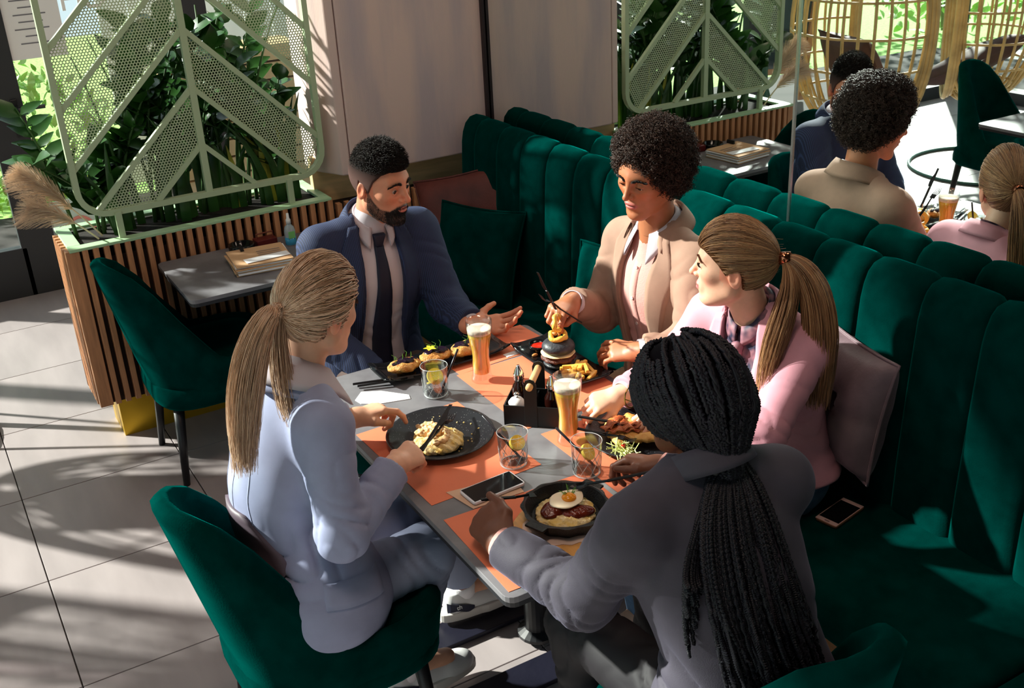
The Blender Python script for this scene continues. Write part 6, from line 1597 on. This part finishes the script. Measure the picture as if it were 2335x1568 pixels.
chrome=mat('chrome',(.75,.75,.75),rough=.12,metal=1); oilm=mat('dark_oil',srgb(40,14,10),rough=.1,trans=.4)
def bottle(loc,label,oil):
    e=empty('oil_bottle',loc,0,label,'bottle'); m=MB(); m.lathe([(.019,0),(.020,.003),(.020,.050),(.016,.060),(.012,.066),(.012,.078)],n=20); m.build('glass_body',oil,e,smooth=True)
    m=MB(); m.lathe([(.0135,.074),(.0150,.076),(.0135,.080),(.0150,.083),(.0135,.087),(.0150,.090),(.0125,.094),(.0115,.100),(.0050,.113),(.004,.116),(.0005,.116)],n=20); m.build('pourer',chrome,e,smooth=True); return e
ca,sa=math.cos(-PI/4+.03),math.sin(-PI/4+.03)
def cl(x,y,z=.0065): return (1.300+ca*x-sa*y,2.207+sa*x+ca*y,TZ+z)
bottle(cl(-.047,.020,.028),'oil bottle with a chrome pourer at the back left of the caddy',oilm)
bottle(cl(.045,.005,.010),'dark vinegar bottle with a chrome pourer in the right half of the caddy',oilm)
e=empty('salt_shaker',cl(-.045,-.024,.020),0,'round white porcelain salt shaker in the front left of the caddy','shaker'); porc=mat('porcelain',(.82,.80,.80),rough=.18)
m=MB(); m.lathe([(.015,0),(.019,.002),(.020,.007),(.018,.011),(.021,.016),(.0245,.026),(.023,.037),(.016,.046),(.006,.050),(.0005,.051)],n=32); m.build('body',porc,e,smooth=True)
m=MB(); m.lathe([(.0045,.049),(.004,.055),(.008,.059),(.0085,.062),(.004,.0655),(.0005,.066)],n=16); m.build('knob',chrome,e,smooth=True)
m=MB(); m.lathe([(.018,0),(.030,.004),(.037,.016),(.0365,.018),(.029,.007),(.0005,.005)],n=32); o=m.build('small_bowl',blkg,loc=(1.385,2.262,TZ),smooth=True); tag(o,'small black glazed dish just behind the caddy','bowl')
# burger plate
bp_=empty('square_plate',(1.530,2.440,TZ+.0012),0,'black square edged plate with the burger and fries','plate'); V=[]; nx,ny=9,17
for i in range(nx):
    for j in range(ny):
        u=-1+2*i/(nx-1); v=-1+2*j/(ny-1); V.append((u*.070,v*.172,.004+.014*max(0,(abs(v)-.68)/.32)**1.5+.008*abs(u)**5))
mb=MB(); mb.add(V,[(i*ny+j,(i+1)*ny+j,(i+1)*ny+j+1,i*ny+j+1) for i in range(nx-1) for j in range(ny-1)]); mb.build('tray',blkg,bp_,smooth=True,solid=.005)
bg_=empty('burger',(1.515,2.425,TZ+.010),0,'tall black bun burger stacked with onion rings on a skewer','burger')
cb=np.array(bg_.location); bun=mat('charcoal_bun',srgb(34,36,40),rough=.45,bump=.3,bscale=150,col2=srgb(60,64,72),vscale=30); patty=mat('patty',srgb(92,50,38),rough=.5,bump=1,bscale=180,var=.4,vscale=60); cheese=mat('melted_cheese',srgb(246,226,170),rough=.3)
lump('lower_bun',(1.515,2.425,.770),(.045,.045,.011),.003,bun,parent=bg_,amp=.0006,o3=cb)
lump('patty',(1.515,2.425,.789),(.050,.050,.013),.003,patty,parent=bg_,amp=.0028,fr=150,seed=3,o3=cb)
lump('cheese',(1.515,2.425,.803),(.051,.050,.0065),.0025,cheese,parent=bg_,amp=.0025,fr=60,seed=5,o3=cb)
lump('upper_bun',(1.515,2.425,.822),(.049,.049,.026),.003,bun,parent=bg_,amp=.0008,fr=60,seed=6,flat=.014,o3=cb)
ring=mat('onion_ring',srgb(240,186,76),rough=.45,bump=.3,bscale=150,var=.12,vscale=40)
def oring(c,R,rr,tr,par,amp=.15,open_=0):
    n=26; pts=[]
    for k in range(n):
        a=open_/2+(2*PI-open_)*k/(n-1 if open_ else n); pts.append(np.array(R)@np.array([rr*math.cos(a)*(1+amp*math.sin(2*a)),rr*math.sin(a),.003*math.sin(3*a)])+np.array(c))
    mb=MB(); mb.tube(pts,[tr*(1+.12*math.sin(5*k)) for k in range(n)],n=10,closed=not open_); return mb.build('onion_ring',ring,par,smooth=True)
oring((0,0,.095),rotm('X',.15),.024,.0075,bg_)
oring((0,.002,.134),rotm('Z',.6)@rotm('X',1.35),.021,.0065,bg_,.1)
mb=MB(); mb.tube([(0,0,.02),(.001,0,.188)],[.0015,.0012],n=6); mb.build('skewer',woodh,bg_)
for k,(dx,dy) in enumerate([(.0,-.004),(.008,.006),(-.010,.004),(.004,.012)]): lump('nut',(1.515+dx,2.425+dy,.848+.007*k),(.009,.0055,.006),.0016,mat('nut_brown',srgb(196,128,66),rough=.5),parent=bg_,amp=.0008,seed=k,rot=k,o3=cb)
fr_=mat('fries_gold',srgb(240,186,82),rough=.45,var=.22,vscale=30,bump=.2,bscale=120)
fm=MB(); fm.box((0,0,0),(.064,.0105,.0100),bev=.002); f0=None; gg=random.Random(12)
FR=[]
for k in range(24):
    lay=k//9; x=1.532+gg.uniform(-.038,.038)*(1-.25*lay); y=2.333+gg.uniform(-.036,.030)*(1-.2*lay); z=.7655+.0098*lay+gg.uniform(0,.002); FR.append((x,y,z,gg.uniform(-.9,.9)+(PI/2 if k%4==0 else 0),gg.uniform(-.12,.12),gg.uniform(.75,1.1)))
FRL=['french fry on top of the heap beside the burger, pointing at the glasses','french fry lying at the near edge of the burger plate']
for k,(x,y,z,a,t,s_) in enumerate(FR):
    if f0 is None: f0=fm.build('french_fry',fr_,loc=(x,y,z)); o=f0; tag(o,'golden french fry in the heap beside the burger','fry','french fries beside the burger')
    else: o=copy_obj(f0,None,(x,y,z))
    o.rotation_euler=(0,t,a); o.scale=(s_,1,1)
kb=empty('sauce_bowl',(1.522,2.545,TZ+.0105),0,'small black bowl of red ketchup on the burger plate','bowl')
m=MB(); m.lathe([(.020,0),(.030,.006),(.034,.022),(.032,.023),(.027,.009),(.0005,.006)],n=32); m.build('bowl',blkg,kb,smooth=True)
lump('ketchup',(1.522,2.545,TZ+.0235),(.027,.027,.006),.0028,mat('ketchup',srgb(200,34,16),rough=.2),parent=kb,amp=.0014,fr=120,o3=kb.location)
tag(lump('almond',(1.492,2.522,.762),(.010,.006,.005),.0016,MATS['nut_brown'],amp=.0004),'single almond lying beside the ketchup bowl','nut')
# bacon and chicken plate
bc=empty('bacon_dish',(1.44,1.95,TZ+.01),0,'crispy bacon strips over browned chicken on the round plate','food'); o3b=np.array(bc.location)
chb=mat('browned_chicken',srgb(206,140,66),rough=.45,col2=srgb(230,180,104),vscale=40,bump=.6,bscale=160); baco=mat('bacon',srgb(140,52,26),rough=.35,col2=srgb(200,112,60),vscale=70,stretch=(1,4,1),bump=.4,bscale=120)
for k in range(11):
    x,y=[(1.40,1.97),(1.43,1.99),(1.46,2.0),(1.42,1.93),(1.45,1.95),(1.48,1.97),(1.385,1.945),(1.47,1.92),(1.44,1.90),(1.50,1.94),(1.41,2.01)][k]
    lump('chicken_piece',(x,y,.777+.004*(k%3)),(.030,.019,.011),.003,chb,parent=bc,amp=.003,fr=110,seed=40+k,rot=k*.7,o3=o3b)
for k,(x,y,a) in enumerate([(1.405,1.955,2.6),(1.425,1.975,2.4),(1.45,1.945,2.9),(1.40,1.99,.4)]):
    pts=[];n=16
    V=[]
    for i in range(n):
        t=-1+2*i/(n-1); z=.794+.004*math.sin(t*9+k)+.002*k; w=.011
        c_=np.array([x+t*.045*math.cos(a),y+t*.045*math.sin(a),z]); nn=np.array([-math.sin(a),math.cos(a),0]); V+=[c_-nn*w-o3b+[0,0,.002*math.sin(t*14)],c_-o3b,c_+nn*w-o3b-[0,0,.002*math.sin(t*14)]]
    mb=MB(); mb.add(V,[(i*3+j,i*3+j+1,i*3+j+4,i*3+j+3) for i in range(n-1) for j in range(2)]); mb.build('bacon_strip',baco,bc,smooth=True,solid=.0022)
sl=empty('salad_heap',(1.365,1.895,TZ+.01),0,'small heap of shredded salad with a red tomato piece on the plate rim','food'); mb=MB(); gg=np.random.default_rng(2)
for k in range(90):
    p=np.array([gg.normal()*.013,gg.normal()*.016,.008+abs(gg.normal())*.008]); d=gg.normal(size=3)*.009; mb.tube([p-d,p+np.array([0,0,.003]),p+d],[.0012,.0014,.001],n=4)
mb.build('shreds',mat('cabbage',srgb(214,220,140),rough=.5,var=.25,vscale=90),sl)['kind']='stuff'
MB().box((0,.002,.026),(.011,.009,.009),R=rotm('Z',.5),bev=.002).build('tomato_piece',mat('tomato',srgb(200,40,30),rough=.25),sl)
# board, paper and cast iron pan
bd=empty('serving_board',(1.072,1.700,TZ+.0012),0,'pale wooden serving board with rounded points under the cast iron pan','board')
poly=[]
for k in range(48):
    a=2*PI*k/48; r=1/((abs(math.cos(a))/.150)**1.5+(abs(math.sin(a))/.138)**1.5)**(1/1.5); poly.append((r*math.cos(a),r*math.sin(a)))
MB().prism(poly,0,.016).build('board',mat('board_wood',srgb(226,170,98),rough=.5,var=.14,vscale=9,stretch=(8,1.2,8)),bd,bev=.003,rz=.0)
pp_=[];
for k in range(60): a=2*PI*k/60; r=.086+.0025*math.sin(15*a)+.026*math.exp(-((a-3.2)/.5)**2); pp_.append((r*math.cos(a),r*math.sin(a)))
o=MB().prism(pp_,0,.0012).build('paper_liner',mat('liner_paper',srgb(232,206,190),rough=.8),loc=(1.078,1.722,TZ+.0176)); tag(o,'scalloped white paper liner between the board and the pan','paper')
iron=mat('cast_iron',srgb(22,21,22),rough=.38,bump=.3,bscale=300)
pn=empty('cast_iron_pan',(1.090,1.738,TZ+.0192),0,'black cast iron pan with corner lugs holding meat, rice and egg','pan')
V=[];n=64; prof=[(.070,0),(.074,.002),(.086,.030),(.088,.034),(.0845,.036),(.082,.034),(.069,.008),(.0005,.006)]
for i,(r,z) in enumerate(prof):
    for k in range(n):
        a=2*PI*k/n; hexr=1+ (.055*math.cos(6*a)**2 if i<4 else 0); V.append((r*hexr*math.cos(a),r*hexr*math.sin(a),z))
F=[(i*n+k,i*n+(k+1)%n,(i+1)*n+(k+1)%n,(i+1)*n+k) for i in range(len(prof)-1) for k in range(n)]; F.append(tuple(range(n-1,-1,-1))); F.append(tuple((len(prof)-1)*n+k for k in range(n)))
raw('pan_body',V,F,iron,pn,smooth=False); pn.scale=(1.1,1.1,1.0)
for a in (.35,.35+PI): MB().box((.095*math.cos(a),.095*math.sin(a),.031),(.020,.046,.006),R=rotm('Z',a),bev=.002).build('lug',iron,pn)
dish=empty('meat_and_egg',(1.088,1.735,TZ+.027),0,'glazed meat on rice topped with a fried egg and rosemary in the pan','food'); o3d=np.array(dish.location)
lump('rice',(1.088,1.735,.783),(.068,.068,.014),.003,risot,parent=dish,amp=.003,fr=240,seed=9,o3=o3d)
glz=mat('glazed_meat',srgb(96,32,16),rough=.14,var=.3,vscale=40,bump=.5,bscale=120)
lump('meat',(1.062,1.742,.795),(.036,.028,.014),.003,glz,parent=dish,amp=.003,fr=80,seed=11,rot=.4,o3=o3d); lump('meat',(1.104,1.712,.794),(.040,.026,.013),.003,glz,parent=dish,amp=.003,fr=80,seed=12,rot=-.5,o3=o3d)
eggw=mat('egg_white',srgb(248,228,196),rough=.25,sss=.1); yolk=mat('egg_yolk',srgb(246,150,30),rough=.12)
def eggx(q,d): return d
lump('egg_white',(1.096,1.742,.812),(.040,.036,.0065),.0022,eggw,parent=dish,amp=.0022,fr=55,seed=14,o3=o3d); lump('egg_yolk',(1.100,1.738,.8175),(.017,.016,.0085),.002,yolk,parent=dish,amp=.0006,fr=60,seed=15,o3=o3d)
mb=MB()
for k in range(5):
    a=k*1.3; tip=np.array([.022*math.cos(a),.016*math.sin(a)+.004,.022+.006*(k%2)]); b0=np.array([.018,.012,.030]); mb.tube([b0,b0+tip*.6+np.array([0,0,.004]),b0+tip],[.0011,.001,.0005],n=5)
    for t in np.linspace(.2,.9,8):
        p=b0+tip*t; q=np.array([math.cos(a+1.5),math.sin(a+1.5),.6])*.006*(1 if int(t*20)%2 else -1); mb.tube([p,p+q],[.0008,.0003],n=4)
mb.build('rosemary',green,dish)
# side table things
mn=empty('menu_stack',(1.085,3.865,TZ),-.12,'stack of kraft and white menus with a black clip on the side table','menus')
kraft=mat('kraft_board',srgb(206,164,124),rough=.8,var=.06)
for k,(dx,dy,a,mm_) in enumerate([(0,0,0,kraft),(.004,-.004,.02,paper),(-.004,.003,-.02,kraft),(.002,.002,.03,paper),(-.006,-.002,.05,kraft),(.003,.004,-.03,paper),(0,0,.02,kraft)]): MB().box((dx,dy,.003+.0055*k),(.215,.205,.0045),R=rotm('Z',a)).build('menu',mm_,mn)
MB().box((.02,-.05,.041),(.17,.05,.001),R=rotm('Z',.12)).build('menu_page',paper,mn)
mb=MB(); mb.prism([(-.007,0),(.007,0),(.003,.016),(-.003,.016)],-.022,.022,R=rotm('X',PI/2),c=(-.05,.09,.040)); mb.build('binder_clip',blackm,mn)
for k in range(3): MB().box((.04,.035-.022*k,.0412),(.09,.004,.0004)).build('printed_line',ink,mn)
ab=MB(); ab.lathe([(.045,0),(.050,.004),(.052,.026),(.049,.030),(.043,.028),(.040,.010),(.0005,.008)],n=36); o=ab.build('ashtray',blkg,loc=(1.075,4.060,TZ),smooth=True); tag(o,'round black glass ashtray at the planter side of the small table','ashtray')
rb=empty('napkin_holder',(1.175,4.070,TZ),.05,'small dark red and black box on the side table beside the ashtray','box'); MB().box((0,0,.016),(.085,.055,.030),bev=.003).build('box',mat('dark_red',srgb(90,20,20),rough=.4),rb)
mb=MB(); mb.tube([(-.035,0,.03),(-.035,0,.052),(.035,0,.052),(.035,0,.03)],[.003]*4,n=6); mb.build('rail',mat('oxide',srgb(120,60,40),rough=.4),rb)
sbm=empty('sanitizer_bottle',(1.262,4.010,TZ),0,'small clear spray bottle with blue liquid on the side table','bottle')
m=MB(); m.lathe([(.021,0),(.022,.003),(.022,.060),(.018,.075),(.009,.085),(.009,.092)],n=24); m.build('bottle_body',mat('clear_plastic',(.85,.95,.97),rough=.1,trans=.7),sbm,smooth=True)
m=MB(); m.lathe([(.0218,.0035),(.0222,.004),(.0222,.034),(.001,.034)],n=24); m.build('blue_liquid',mat('blue_liquid',srgb(60,150,190),rough=.2),sbm,smooth=True)
m=MB(); m.lathe([(.0098,.088),(.0098,.104),(.006,.110),(.005,.130),(.0005,.132)],n=16); m.build('pump_cap',mat('white_plastic',(.8,.8,.8),rough=.4),sbm,smooth=True)
MB().box((0,-.0215,.046),(.026,.002,.028)).build('label',mat('label_green',srgb(120,190,110),rough=.6),sbm)
# far table dish seen in the mirror
rp=MB(); rp.lathe([(.001,.001),(.08,.001),(.12,.014),(.118,.017),(.08,.006),(.001,.006)],n=40); o=rp.build('plate',speck,loc=(-.62,3.30,TZ),smooth=True); tag(o,'dark plate on the far table, seen only in the mirror','plate')
fa=empty('bun_sandwich',(-.62,3.30,TZ+.006),0,'sandwich with green salad on the far table, seen only in the mirror','food')
lump('bun',(-.62,3.30,.80),(.045,.045,.022),.005,meatb,parent=fa,amp=.001,o3=fa.location); lump('salad',(-.62,3.30,.775),(.060,.060,.016),.005,green,parent=fa,amp=.005,fr=120,o3=fa.location)
print('total',round(time.time()-T0,1))
